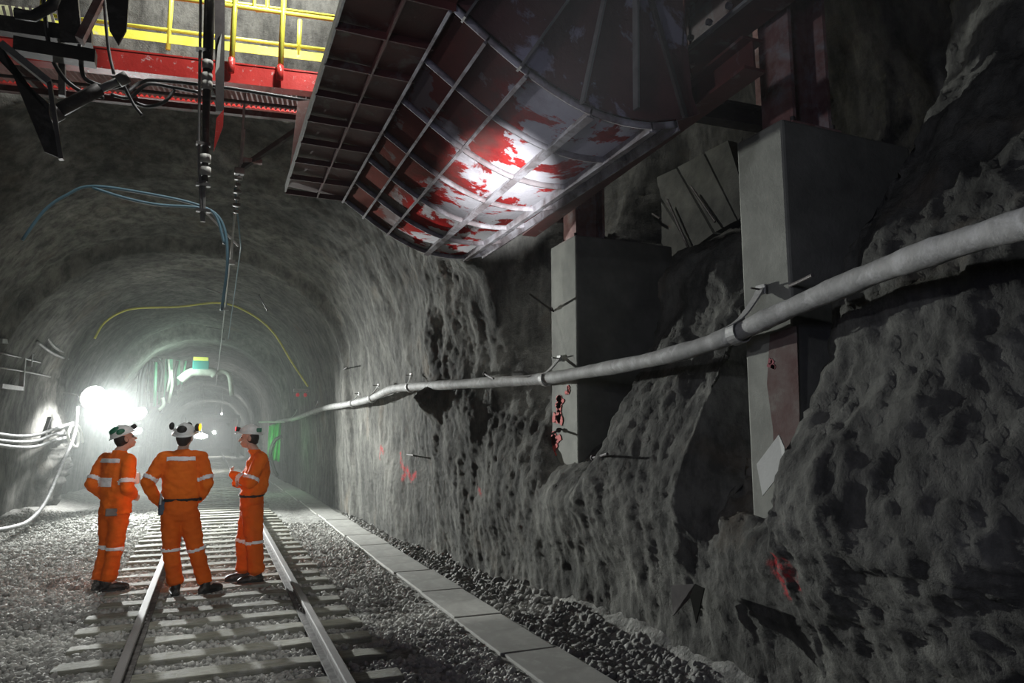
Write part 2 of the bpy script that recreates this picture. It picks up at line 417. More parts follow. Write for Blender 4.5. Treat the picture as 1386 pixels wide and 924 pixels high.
# bulky creases in the near rock mass and the rubble lump in the recess
nearm = np.exp(-np.clip(yf - 3.2, 0, 9) * 6) * (xf > 2)
nm2 = np.clip((3.6 - yf) / .5, 0, 1) * (xf > 2)
D = D * (1 - .72 * nm2) + nm2 * (.06 * big + .012 * grain + .014 * fine)
D += nearm * (.035 * ridged(np.stack([xf * .9, yf * 1.3, zf * .7], 1) + 77, 3) + .02 * rid)
c2 = np.exp(-(((yf - 4.22) / .2) ** 2 + ((zf - 1.35) / .3) ** 2)) * (xf > 2)
D += c2 * (.34 + .11 * rid + .05 * fine)
lp = np.exp(-(((yf - 9.7) / .3) ** 2 + ((zf - 2.2) / .2) ** 2)) * (xf > 2)
D += lp * (.22 + .1 * rid)
far_fade = near
G2 = (Pf + Nn.reshape(-1, 3) * (D * (.5 + .5 * far_fade))[:, None])
# lit outcrops on the left wall beside the work lamp
lo = np.exp(-(((yf - 20.3) / 1.0) ** 2)) * np.exp(-((zf - 1.0) / 1.6) ** 2) * (xf < -2)
G2[:, 0] += lo * (.55 + .25 * rid[:])
G2 = G2.reshape(ny, ns, 3)


def spray(P):
    """red spray marks painted on the wall, as strokes in (y, z)"""
    v = np.zeros(len(P)); yy, zz = P[:, 1], P[:, 2]
    def stroke(pts, w):
        nonlocal v
        for (a, b), (c, d) in zip(pts, pts[1:]):
            L2 = (c - a) ** 2 + (d - b) ** 2 + 1e-9
            t = np.clip(((yy - a) * (c - a) + (zz - b) * (d - b)) / L2, 0, 1)
            dd = np.hypot(yy - a - t * (c - a), zz - b - t * (d - b))
            v = np.maximum(v, np.clip(1.4 - dd / w, 0, 1))
    g = at(1062, 770, X=3.2)
    Y0, Z0 = g.y, g.z
    for s0 in (.15, .04, -.07):
        stroke([(Y0 + s0, Z0 + .10), (Y0 + s0 - .03, Z0 - .03), (Y0 + s0 - .07, Z0 + .08), (Y0 + s0 - .09, Z0 - .08)], .016)
    stroke([(Y0 + .17, Z0 + .0), (Y0 + .1, Z0 - .11), (Y0 + .02, Z0 - .16)], .024)
    g = at(552, 640, X=2.98); Y0, Z0 = g.y, g.z
    stroke([(Y0 + .5, Z0 + .3), (Y0 + .35, Z0 + .1), (Y0 + .1, Z0)], .04)
    stroke([(Y0 + .3, Z0 - .1), (Y0 + .1, Z0 + .06), (Y0 - .1, Z0 - .1), (Y0 - .3, Z0 + .0)], .05)
    g = at(523, 612, X=2.98); stroke([(g.y - .1, g.z), (g.y + .1, g.z + .1), (g.y + .2, g.z - .1)], .04)
    g = at(640, 662, X=3.05); stroke([(g.y, g.z), (g.y - .1, g.z - .05)], .03)
    return v * (P[:, 0] > 2)


def grid_patch(name, i0, i1, j0, j1, label=None):
    sub = G2[i0:i1, j0:j1]; a, b = sub.shape[:2]
    ii = np.arange(a * b).reshape(a, b)
    Fc = np.stack([ii[:-1, :-1], ii[:-1, 1:], ii[1:, 1:], ii[1:, :-1]], -1).reshape(-1, 4)
    me = mesh_np(name, sub.reshape(-1, 3), Fc)
    at_ = me.attributes.new('spray_paint', 'FLOAT', 'POINT'); at_.data.foreach_set('value', spray(sub.reshape(-1, 3)).astype(np.float32))
    o = link(name, me, ROCK, None, True); o['kind'] = 'structure'
    if label: o['label'] = label
    return o


jR = NS * 7; jL = NS * 12
grid_patch('wall_right', 0, ny, 0, jR + 1, 'rough grey shotcrete rock wall on the right of the track')
grid_patch('ceiling', 0, ny, jR, jL + 1, 'dark rock roof of the chamber and the arched tunnel')
grid_patch('wall_left', 0, ny, jL, ns, 'dusty rock wall on the left beside the work lamp')
# far end of the tunnel
me = mesh_np('wall_far', [(-4, 99, -1), (3, 99, -1), (3, 99, 6), (-4, 99, 6)], [[0, 1, 2, 3]])
link('wall_far', me, ROCK)['kind'] = 'structure'

# ------------------------------------------------------------------ ground
gy = np.concatenate([np.arange(.2, 12, .05), np.geomspace(12, 100, 260)]); gx = np.arange(-5.3, 3.9, .06)
GX, GY = np.meshgrid(gx, gy)
Pg = np.stack([GX.ravel(), GY.ravel(), np.zeros(GX.size)], 1)
zz = .035 * fbm(Pg * .6, 3) + .02 * fbm(Pg * 3, 3) + .012 * fbm(Pg * 12, 2) - .055
zz += .25 * np.clip((Pg[:, 0] - 2.95) / .5, 0, 1) ** 1.5 * (.8 + .4 * fbm(Pg * 2.5, 2))
zz += .22 * np.clip((-3.0 - Pg[:, 0]) / 1.5, 0, 1) + .03 * np.clip((-1.3 - Pg[:, 0]), 0, 1)
track = np.exp(-((Pg[:, 0] - .2) / 1.2) ** 4)
zz = zz * (1 - track) + (-.022 + .014 * fbm(Pg * 9, 2)) * track
strip_ = np.exp(-((Pg[:, 0] - 2.45) / .4) ** 6)
zz = zz * (1 - strip_) - .014 * strip_
Pg[:, 2] = zz
ii = np.arange(Pg.shape[0]).reshape(GX.shape)
Fc = np.stack([ii[:-1, :-1], ii[:-1, 1:], ii[1:, 1:], ii[1:, :-1]], -1).reshape(-1, 4)
fl = link('floor', mesh_np('floor', Pg, Fc), GROUND, None, True)
tag(fl, 'grey crushed rock floor of the tunnel', kind='structure')


def ground_z(x, y):
    j = np.clip(np.searchsorted(gx, x) - 1, 0, len(gx) - 2); i = np.clip(np.searchsorted(gy, y) - 1, 0, len(gy) - 2)
    return zz.reshape(GX.shape)[i, j]


# ballast stones: uncountable, one object
t_ = (1 + 5 ** .5) / 2
IV = np.array([(-1, t_, 0), (1, t_, 0), (-1, -t_, 0), (1, -t_, 0), (0, -1, t_), (0, 1, t_), (0, -1, -t_), (0, 1, -t_), (t_, 0, -1), (t_, 0, 1), (-t_, 0, -1), (-t_, 0, 1)]) / 1.9
IF = np.array([(0, 11, 5), (0, 5, 1), (0, 1, 7), (0, 7, 10), (0, 10, 11), (1, 5, 9), (5, 11, 4), (11, 10, 2), (10, 7, 6), (7, 1, 8), (3, 9, 4), (3, 4, 2), (3, 2, 6), (3, 6, 8), (3, 8, 9), (4, 9, 5), (2, 4, 11), (6, 2, 10), (8, 6, 7), (9, 8, 1)])
def stones(name, xy, size, zoff, lab, m=STONE):
    n = len(xy)
    q = rng.normal(size=(n, 4)); q /= np.linalg.norm(q, axis=1)[:, None]
    w, x, y, z = q.T
    R = np.stack([1 - 2 * (y * y + z * z), 2 * (x * y - z * w), 2 * (x * z + y * w), 2 * (x * y + z * w), 1 - 2 * (x * x + z * z), 2 * (y * z - x * w),
                  2 * (x * z - y * w), 2 * (y * z + x * w), 1 - 2 * (x * x + y * y)], 1).reshape(n, 3, 3)
    V = IV[None] * (1 + rng.uniform(-.28, .28, (n, 12, 1))) * (rng.uniform(.55, 1.1, (n, 1, 3)) * size[:, None, None])
    V = np.einsum('nij,nkj->nki', R, V)
    V[:, :, 0] += xy[:, 0:1]; V[:, :, 1] += xy[:, 1:2]; V[:, :, 2] += (ground_z(xy[:, 0], xy[:, 1]) + zoff + size * .15)[:, None]
    Fc = (IF[None] + (np.arange(n) * 12)[:, None, None]).reshape(-1, 3)
    o = link(name, mesh_np(name, V.reshape(-1, 3), Fc), m); tag(o, lab, 'gravel', kind='stuff'); return o
def scatter(n, x0, x1, y0, y1, p=1.6):
    y = y0 + (y1 - y0) * rng.uniform(0, 1, n) ** p
    return np.stack([rng.uniform(x0, x1, n), y], 1)
a = scatter(42000, -3.4, 2.15, 4.2, 15, 1.7)
a = a[(np.abs(a[:, 0] + .50) > .07) & (np.abs(a[:, 0] - .905) > .07)]
a = a[~((np.abs(a[:, 0] - .55 + .25 * np.sin(a[:, 1] * 5)) < .95) & (((a[:, 1] - 4.1) % .52) < .23) & (rng.uniform(size=len(a)) < .97))]   # keep the sleepers mostly clear
a = a[a[:, 0] > -.75 - (a[:, 1] - 4) * .25]
stones('gravel', a, rng.uniform(.014, .036, len(a)), 0, 'grey crushed stone ballast around the railway track')
b_ = scatter(11000, -3.7, -.7, 6, 19, 1.2)
stones('gravel', b_, rng.uniform(.016, .045, len(b_)), 0, 'grey loose crushed rock spread left of the track towards the work lamp')
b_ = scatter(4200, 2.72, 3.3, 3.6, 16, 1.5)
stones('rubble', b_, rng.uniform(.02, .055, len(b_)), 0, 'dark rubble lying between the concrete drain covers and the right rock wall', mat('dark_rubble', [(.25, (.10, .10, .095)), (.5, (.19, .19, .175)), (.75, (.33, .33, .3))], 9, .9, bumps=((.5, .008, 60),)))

# ------------------------------------------------------------------ sleepers, rails, drain covers
def copy_tree(o, parent=None):
    c = o.copy(); COL.objects.link(c)
    if parent: c.parent = parent
    for ch in o.children: copy_tree(ch, c)
    return c

def sleeper_mesh(seed):
    m = MB(); m.box((0, 0, 0), (2.35, .2, .13), bev=.012); bm = m.bm
    bmesh.ops.subdivide_edges(bm, edges=[e for e in bm.edges if e.calc_length() > 1], cuts=30)
    for v in bm.verts:
        n_ = perlin(np.array([[v.co.x * 3 + seed * 9, v.co.y * 8, v.co.z * 8]]))[0]
        v.co.z += n_ * .010; v.co.y += n_ * .012
    return m.mesh('railway_sleeper')
sm_ = [sleeper_mesh(i) for i in range(5)]
for me in sm_: me.materials.append(WOOD)
k = 0; y = 3.69
while y < 62:
    o = bpy.data.objects.new('railway_sleeper', sm_[k % 5]); COL.objects.link(o)
    o.location = (.19 + random.uniform(-.03, .03), y + .05, -.052 + random.uniform(-.006, .004)); o.rotation_euler = (0, 0, random.uniform(-.012, .012) + (PI if k % 2 else 0))
    lab = 'weathered wooden sleeper lying under the rails in a row of many alike'
    tag(o, lab, 'sleeper', 'wooden sleepers under the railway track'); k += 1; y += .52
def rail(x, lab):
    t = root('railway_rail', (x, 2.5, 0), lab, 'rail', 'rails of the track')
    L = 80
    m = MB(); m.box((0, L / 2, .022), (.12, L, .02)); m.box((0, L / 2, .07), (.018, L, .09)); m.build('rail_foot', RAILM, t)
    m = MB(); m.box((0, L / 2, .122), (.066, L, .036), bev=.008); m.build('rail_head', RAILTOP, t)
    m = MB(); m.box((.014 if x < 0 else -.014, 4.95, .07), (.02, .55, .06), bev=.004)
    for i in range(4): m.tube([(.03 if x < 0 else -.03, 4.75 + i * .13, .07), (.045 if x < 0 else -.045, 4.75 + i * .13, .07)], .012, 6)
    m.build('fish_plate', RAILM, t)
rail(-.495, 'long dusty steel rail left of the three workers, nearer the work lamp')
rail(.905, 'long dusty steel rail on the right, nearer the concrete drain covers')
m = MB(); m.box((0, 0, 0), (.48, 1.17, .07), bev=.008); bm = m.bm
slab = m.mesh('drain_cover'); slab.materials.append(SLABM)
y = 3.0; k = 0
while y < 34:
    o = bpy.data.objects.new('drain_cover', slab); COL.objects.link(o)
    o.location = (2.44 + .015 * math.sin(k * 2.1) + (.0 if y < 18 else -(y - 18) * .012), y + .6, -.028 + random.uniform(-.004, .004)); o.rotation_euler = (random.uniform(-.003, .003), random.uniform(-.006, .006), random.uniform(-.004, .004))
    tag(o, 'pale flat concrete drain cover slab laid end to end with others beside the track', 'concrete slab', 'drain covers along the right side'); y += 1.19; k += 1

# ------------------------------------------------------------------ service pipe and its hangers
pp = [(375, 571, 2.12), (400, 566, 2.3), (437, 553, 2.42), (470, 547, 2.52), (500, 540, 2.62), (530, 527, 2.7), (560, 523, 2.78), (600, 521, 2.88), (650, 518, 3.06), (730, 513, 3.28), (800, 502, 3.32), (880, 487, 3.3), (950, 468, 3.3), (1000, 449, 3.3), (1050, 426, 3.28), (1150, 383, 3.2), (1250, 345, 3.08), (1386, 303, 2.96), (1520, 275, 2.9)]
path = [at(a, b, X=c) for a, b, c in pp]
cp = crom(path, 8)
pr = root('service_pipe', (0, 0, 0), 'long dusty grey pipe sagging along the right rock wall', 'pipe')
MB().tube(cp, [.064 + .004 * math.sin(i * .7) + .002 * math.sin(i * 2.3) for i in range(len(cp))], 20).build('pipe_body', PIPE, pr, True)
def near_path(px, py=None):
    best = min(cp, key=lambda p: abs(proj(p)[0] - px)); i = cp.index(best)
    return best, (cp[min(i + 1, len(cp) - 1)] - cp[max(i - 1, 0)]).normalized()
def proj(p):
    c = CM.T @ (np.array(p) - np.array([0, 0, H])); return (CX + F * c[0] / -c[2], CY - F * c[1] / -c[2])
def hanger(px, top, lab, w=.05):
    p, d = near_path(px); topv = top
    t = root('pipe_hanger', p, lab, 'bracket', 'metal hangers holding the long pipe')
    x = Vector((d.y, -d.x, 0)).normalized(); z = Vector((0, 0, 1))
    A, B = [], []
    n = 14
    for i in range(n + 1):
        a_ = -PI * .15 + i / n * PI * 1.3 + PI
        A.append((x * math.cos(a_) + z * math.sin(a_)) * .078 - d * w / 2); B.append((x * math.cos(a_) + z * math.sin(a_)) * .078 + d * w / 2)
    th = [v.normalized() * .008 for v in [(a + b) / 2 for a, b in zip(A, B)]]
    MB().strip(A, B, th).build('pipe_strap', GALV, t)
    rel = topv - p
    mid_ = rel * .35 + x * .03
    for s_ in (0,):
        MB().strip([q - d * w / 2 for q in crom([A[-1] + d * w / 2, mid_, rel * .8, rel], 4)], [q + d * w / 2 for q in crom([A[-1] + d * w / 2, mid_, rel * .8, rel], 4)], x * .016).build('strap_arm', GALV, t)
    MB().box(rel + Vector((.0, 0, .0)), (.016, .09, .07), bev=.003).build('fixing_plate', GALV, t)
    MB().tube([rel + Vector((.03, 0, 0)), rel + Vector((-.09, .0, .005))], .007, 8).build('bolt', DSTEEL, t)
hanger(1000, at(1030, 392, X=3.47), 'steel strap hanger holding the pipe on the nearer concrete pier', .085)
hanger(735, at(757, 485, X=3.47), 'steel strap hanger holding the pipe on the farther concrete pier', .06)
hanger(556, at(556, 508, X=2.86), 'hook shaped hanger where the pipe steps up, beside the rough rock lump', .05)
hanger(503, at(512, 522, X=2.7), 'strap hanger on the shotcrete wall just left of the hook shaped one')
hanger(478, at(486, 533, X=2.6), 'small strap hanger holding the pipe, second to the left of the hook shaped one')
hanger(425, at(430, 544, X=2.46), 'tiny far strap hanger near the far end of the pipe')
hanger(398, at(402, 555, X=2.36), 'farthest tiny strap hanger beside the green tarpaulin')

# ------------------------------------------------------------------ concrete piers and steel posts
def pier(y0, y1, ztop, zbot, lab, w=1.25, x0=3.5):
    t = root('concrete_pier', (x0 + w / 2, (y0 + y1) / 2, zbot), lab, 'concrete pier', 'concrete piers carrying the steel posts')
    m = MB(); m.box((0, 0, (ztop - zbot) / 2), (w, y1 - y0, ztop - zbot), bev=.02)
    m.build('pier_body', CONC, t)
    return t
P1 = pier(6.5, 7.12, 3.86, .6, 'farther square concrete pier with red paint marks near its foot')
P2_ = pier(3.5, 3.96, 3.88, .5, 'nearer tall square concrete pier behind the pipe')
def paint(par, px, py, dx, dz, m):
    p = at(px, py, X=3.495); l = p - par.location
    mb = MB(); random.seed(int(px * 7 + py))
    for k in range(5):
        c = l + Vector((0, random.uniform(-dx, dx) * .5, random.uniform(-dz, dz) * .5))
        n = 9; mb.poly([c + Vector((-.004, math.cos(2 * PI * i / n) * dx * random.uniform(.3, .55), math.sin(2 * PI * i / n) * dz * random.uniform(.2, .5))) for i in range(n)], (.006, 0, 0))
    mb.build('paint_mark', m, par)['label'] = 'sprayed paint patch'
paint(P1, 756, 543, .17, .10, PAINTR); paint(P1, 754, 562, .15, .16, PAINTR); paint(P1, 753, 596, .17, .12, PAINTR); paint(P1, 750, 615, .12, .08, PAINTR); paint(P1, 747, 613, .05, .07, PAINTB); paint(P1, 768, 527, .06, .07, PAINTR)
paint(P2_, 1045, 493, .05, .05, mat('dull_red_paint', (.20, .03, .04), 20, .8))
_c = P2_.location
MB().poly([at(a, b, X=3.494) - _c for a, b in [(1042, 452), (1078, 440), (1082, 560), (1080, 660), (1050, 668), (1046, 580), (1038, 520)]], (.005, 0, 0)).build('rust_stain', mat('rust_stained_concrete', [(.35, (.10, .06, .055)), (.6, (.13, .10, .09)), (.75, (.17, .16, .14))], 6, .9, spec=.1), P2_)['label'] = 'dull reddish stain'
def post(x, y, z0, z1, lab, dep=.34, wid=.3):
    t = root('steel_post', (x, y, z0), lab, 'steel post', 'steel posts standing on the concrete piers')
    m = MB()
    h = z1 - z0
    for sx in (-1, 1): m.box((sx * dep / 2, 0, h / 2), (.03, wid, h))
    m.box((0, 0, h / 2), (dep, .02, h)); m.build('post_section', RUST, t)
    MB().box((0, 0, .012), (dep + .12, wid + .08, .024)).build('base_plate', RUST, t)
    mb = MB()
    for sx in (-1, 1):
        for sy in (-1, 1): mb.tube([(sx * dep * .62 * .9, sy * wid * .5, .02), (sx * dep * .62 * .9, sy * wid * .5, .07)], .018, 6)
    mb.build('anchor_bolt', DSTEEL, t)
post(3.78, 6.82, 3.86, 5.0, 'short rusty H section post on the farther pier below the chute')
post(3.86, 3.72, 3.88, 6.2, 'tall rusty red H section post on the nearer pier')
post(4.75, 4.9, 3.2, 6.4, 'thin pale steel post at the back of the dark recess', .2, .1)

def rod(a, b, r, lab, m=DSTEEL, name='rock_bolt'):
    a = Vector(a); b = Vector(b); t = root(name, a, lab, 'rock bolt', 'loose steel rods sticking out of the rock')
    MB().tube([(0, 0, 0), (b - a) * .5 + Vector((0, 0, -.004)), b - a], r, 8).build('rod', m, t)
    MB().tube([(b - a) * .1, (b - a) * .1 + (b - a).normalized() * .03], r * 2.2, 6).build('nut', m, t)
rod((3.5, 7.05, 3.11), at(717, 398, X=3.05), .013, 'dark rod poking out left near the top of the farther pier')
rod((3.5, 6.9, 1.78), at(740, 590, X=3.25), .012, 'bent dark rod poking out at the foot of the farther pier')
for (px, py, X, qx, qy, lab) in [(1095, 545, 3.6, 1130, 541, 'short rod in the dark gap beside the nearer pier'), (800, 620, 3.35, 822, 614, 'small rod in the slope right of the farther pier'),
                            (1060, 390, 3.45, 1100, 372, 'thin rod above the pipe beside the nearer pier'), (655, 505, 3.1, 668, 512, 'rod stub in the rock between the hook hanger and the farther pier'),
                            (458, 503, 2.6, 470, 497, 'rod stub high on the wall left of the chute'), (395, 452, 2.2, 418, 447, 'short rod in the arched roof over the yellow cable'),
                            (462, 590, 2.85, 470, 603, 'rod on the bright lower wall under the pipe'), (548, 614, 2.95, 560, 616, 'rod beside the red spray mark'),
                            (350, 398, .8, 362, 420, 'bolt hanging from the roof right of the overhead wire')]:
    rod(at(px, py, X=X + .12), at(qx, qy, X=X - .12), .012, lab)

# bearing plate and bent plate by the near rock
t = root('bearing_plate', at(1043, 628, X=3.26), 'pale diamond shaped steel plate bolted at the edge of the near rock', 'steel plate')
c0 = t.location.copy()
pl = [at(1024, 628, X=3.24) - c0, at(1054, 588, X=3.24) - c0, at(1062, 606, X=3.19) - c0, at(1061, 634, X=3.19) - c0, at(1032, 671, X=3.24) - c0]
MB().poly(pl, (.012, .006, 0)).build('plate_sheet', mat('dull_plate_steel', (.27, .275, .26), 8, .8), t)
MB().tube([(-.015, -.02, 0.03), (.02, -.01, 0.03)], .03, 12).build('bolt_hole', BLACK, t)
t = root('bent_plate', at(922, 812, X=3.2), 'dark folded steel plate sticking out of the lower rock wall', 'steel plate'); c0 = t.location.copy()
MB().poly([at(908, 792, X=3.16) - c0, at(940, 790, X=3.2) - c0, at(936, 806, X=3.2) - c0, at(911, 833, X=3.16) - c0], (.008, 0, 0)).build('plate_sheet', DSTEEL, t)
MB().poly([at(940, 790, X=3.2) - c0, at(953, 796, X=3.08) - c0, at(942, 843, X=3.1) - c0, at(934, 806, X=3.18) - c0], (.008, 0, 0)).build('plate_fold', mat('near_black_plate', (.012, .012, .011), 9, .95, spec=.0), t)  # fold has a near-black matte colour

DCONC = mat('dark_concrete', [(.3, (.06, .062, .055)), (.55, (.11, .112, .098)), (.75, (.16, .162, .142))], 3, .9, bumps=((.6, .02, 12), (.3, .006, 60)))
# concrete lagging panels at the back of the recess
def panel(c4, th, lab, cat='concrete panel', m=DCONC, name='lagging_panel'):
    c0 = Vector(c4[0]); t = root(name, c0, lab, cat, 'sloping slabs at the back of the recess')
    n = (Vector(c4[1]) - c0).cross(Vector(c4[3]) - c0).normalized() * th
    me = MB().poly([Vector(q) - c0 for q in c4], n).build('slab', m, t)
    return t
def quad(px, X): return [at(a, b, X=X) for a, b in px]
panel(quad([(842, 262), (878, 246), (935, 338), (912, 350)], 5.0), .12, 'leftmost sloping concrete slab behind the farther pier')
panel(quad([(880, 244), (915, 228), (965, 316), (938, 336)], 5.0), .12, 'second sloping concrete slab of the four in the recess')
panel(quad([(917, 226), (952, 208), (997, 298), (968, 314)], 5.0), .12, 'third sloping concrete slab of the four in the recess')
panel(quad([(954, 206), (985, 190), (1015, 285), (999, 297)], 5.0), .12, 'rightmost sloping concrete slab, beside the nearer pier')
for k, (a1, a2) in enumerate([((893, 296), (880, 288)), ((903, 270), (932, 336)), ((935, 252), (968, 300))]):
    t = root('steel_rod', at(*a1, X=4.9), ['short bent steel rod lying on the sloping slabs', 'long dark rod between the second and third sloping slabs', 'dark rod crossing the third sloping slab'][k], 'rod', 'rods on the sloping slabs')
    MB().tube([(0, 0, 0), at(*a2, X=4.9) - at(*a1, X=4.9)], .015, 8).build('rod', DSTEEL, t)

# ------------------------------------------------------------------ overhead steel on the right
t = root('steel_beam', (3.35, 5.2, 4.75), 'dark bolted steel beam running over the recess to the near post', 'steel beam', 'overhead steel beams'); c0 = t.location.copy()
hsection(Vector((3.45, 2.6, 4.98)) - c0, Vector((3.45, 7.3, 4.98)) - c0, .5, .3, .025, .018).build('beam_section', MAROON, t)
mb = MB()
mb.box((-.07, -.9, -.035), (.03, 2.4, .025)); mb.build('flange_highlight', GALV, t)  # pale strip stands in for the highlight along the flange edge
for k in range(6):
    p = Vector((-.075, -1.5 + k * .22, .02)); MB().tube([p, p + Vector((-.035, 0, 0))], .024, 6).build('bolt', GALV, t)
t = root('steel_beam', (2.95, 5.2, 4.05), 'dark red sloping steel beam tucked under the right side of the chute', 'steel beam', 'overhead steel beams'); c0 = t.location.copy()
hsection((0.05, -2.0, .03), (.2, 1.75, -.02), .22, .16, .02, .015).build('beam_section', MAROON, t)
t = root('steel_beam', (3.2, 4.6, 4.1), 'dark cross beam between the chute and the nearer pier', 'steel beam', 'overhead steel beams')
hsection((-.35, -.6, 0.0), (1.0, -.6, .05), .16, .12, .015, .012).build('beam_section', DSTEEL, t)
t = root('steel_beam', (3.0, 7.3, 4.35), 'dark cross beam at the far end of the chute above the farther pier', 'steel beam', 'overhead steel beams')
hsection((-.6, 0, 0), (1.2, 0, .02), .2, .14, .015, .012).build('beam_section', MAROON, t)
t = root('steel_strut', (3.3, 3.4, 4.6), 'dark slanting strut rising beside the chute end plate', 'steel strut')
MB().bar(at(925, 140, Y=4.2) - t.location, at(905, -60, Y=4.2) - t.location, .16, .05).build('strut_bar', RUST, t)
MB().bar(at(935, 90, Y=4.4) - t.location, at(928, -60, Y=4.4) - t.location, .05, .05).build('strut_angle', RUST, t)

# ------------------------------------------------------------------ loading chute
ch = root('loading_chute', (1.9, 5.2, 3.64), 'huge ribbed red steel ore chute hanging over the track, caked with grey mud', 'ore chute')
co = ch.location.copy()
prof = [(1.14, 4.12), (1.35, 3.98), (1.56, 3.85), (1.75, 3.755), (1.96, 3.68), (2.2, 3.645), (2.43, 3.655), (2.62, 3.70)]
pc = [(p.x, p.y) for p in crom([Vector((x, z, 0)) for x, z in prof], 5)]
def yfar(x): return 7.05
YN = 3.5
def nrm(i):
    a = pc[max(i - 1, 0)]; b = pc[min(i + 1, len(pc) - 1)]; v = Vector((b[0] - a[0], 0, b[1] - a[1])).normalized(); return Vector((v.z, 0, -v.x))   # points down/outside
A = [Vector((x, YN, z)) - co for x, z in pc]; B = [Vector((x, 7.05, z)) - co for x, z in pc]
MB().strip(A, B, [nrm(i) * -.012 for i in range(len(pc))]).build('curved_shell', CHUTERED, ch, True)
nb = 7
for k in range(nb):
    yk = YN + (7.05 - YN) * k / (nb - 1); w = .042
    P0 = [Vector((x, yk, z)) - co for x, z in pc]; P1_ = [p + nrm(i) * w for i, p in enumerate(P0)]
    MB().strip(P0, P1_, Vector((0, .014, 0))).build('cross_rib', CHUTERIB, ch, True)
for xr in (1.14, 1.35, 1.58, 2.0, 2.42, 2.62):
    i = min(range(len(pc)), key=lambda q: abs(pc[q][0] - xr)); p = Vector((pc[i][0], 0, pc[i][1])); n = nrm(i)
    tgt = Vector((-n.z, 0, n.x))
    a_ = p + Vector((0, YN, 0)) - co; b_ = p + Vector((0, 7.05, 0)) - co
    m = MB(); m.bar(a_ + n * .03, b_ + n * .03, .012, .06, n)
    m.bar(a_ + n * .062, b_ + n * .062, .05 if xr in (2.0, 2.42) else .02, .01, n)
    m.build('long_rib', CHUTERIB, ch)
# flat flap with its own rib grid
FL0, FL1 = (.545, 4.13), (1.14, 4.12)
m = MB(); m.poly([Vector((FL0[0], YN - .1, FL0[1])) - co, Vector((FL1[0], YN - .1, FL1[1])) - co, Vector((FL1[0], 7.1, FL1[1])) - co, Vector((FL0[0], 7.0, FL0[1] + .02)) - co], (0, 0, .012)).build('flat_flap', MAROON, ch)
m = MB(); m.bar(Vector((FL0[0], YN - .1, FL0[1] - .01)) - co, Vector((FL0[0], 7.02, FL0[1] - .0)) - co, .014, .075); m.build('flap_edge_strip', GALV, ch)
for k in range(9):
    yk = YN + (7.02 - YN) * k / 8
    MB().bar(Vector((FL0[0], yk, 4.1)) - co, Vector((FL1[0], yk, 4.1)) - co, .012, .05).build('flap_rib', MAROON, ch)
MB().bar(Vector((.85, YN, 4.1)) - co, Vector((.85, 7.02, 4.1)) - co, .012, .055).build('flap_rib', MAROON, ch)
# near end plate: radial sector with fanned ribs to a pivot
piv = Vector((2.35, YN, 5.2))
near_arc = [Vector((x, YN, z)) for x, z in pc] + [Vector((2.8, YN, 3.78))]
left_up = [Vector((1.14, YN, 4.12)), Vector((1.05, YN, 4.5)), Vector((1.5, YN, 5.4))]
outline = [Vector((1.0, YN, 5.6))] + near_arc + [Vector((2.75, YN, 3.9)), Vector((2.62, YN, 5.6))]
MB().poly([p - co for p in outline], (0, .012, 0)).build('end_plate', ENDPL, ch)
for q in ((625, 30, 690, -60), (700, 96, 812, -60), (785, 142, 828, -60), (858, 150, 857, -60)):
    a_ = at(q[0], q[1], Y=YN); b_ = at(q[2], q[3], Y=YN)
    MB().bar(a_ - co + Vector((0, -.025, 0)), b_ - co + Vector((0, -.025, 0)), .014, .06, (0, 1, 0)).build('radial_rib', MIDSTEEL, ch)
MB().bar(at(926, 160, Y=YN) - co, at(876, -10, Y=YN) - co, .03, .05, (0, 1, 0)).build('radial_rib', DSTEEL, ch)
MB().tube([(piv - co) + Vector((0, -.15, 0)), (piv - co) + Vector((0, 3.7, 0))], .09, 16).build('pivot_shaft', DSTEEL, ch, True)
# upper body of chute (steep back plate)
MB().poly([Vector((2.64, YN, 3.72)) - co, Vector((2.64, 7.05, 3.72)) - co, Vector((2.8, 7.05, 5.6)) - co, Vector((2.8, YN, 5.6)) - co], (.012, 0, 0)).build('side_plate', MAROON, ch)
# pink edge box behind the flap
t = root('stop_plate', (.7, 7.4, 4.4), 'small dusty pink steel plate behind the left edge of the chute', 'steel plate'); c0 = t.location.copy()
MB().poly([at(403, 137, Y=7.3) - c0, at(470, 130, Y=7.3) - c0, at(470, 240, Y=7.3) - c0, at(390, 252, Y=7.3) - c0], (0, .015, 0)).build('plate_sheet', PLATEM, t)

# ------------------------------------------------------------------ red and yellow service platform
PX0, PX1 = -2.6, 2.0
yaw = -.16
pf = root('service_platform', (-.3, 8.0, 5.5), 'red steel service platform bridging above the tunnel mouth', 'platform', rz=yaw)
hsection((PX0, 0, .165), (PX1, 0, .165), .24, .14, .018, .014).build('front_beam', RED, pf)
MB().box((-.3, -.055, .165), (PX1 - PX0, .012, .2)).build('fascia_plate', RED, pf)
hsection((PX0, 1.38, .52), (PX1, 1.38, .52), .24, .14, .018, .014).build('rear_beam', RED, pf)
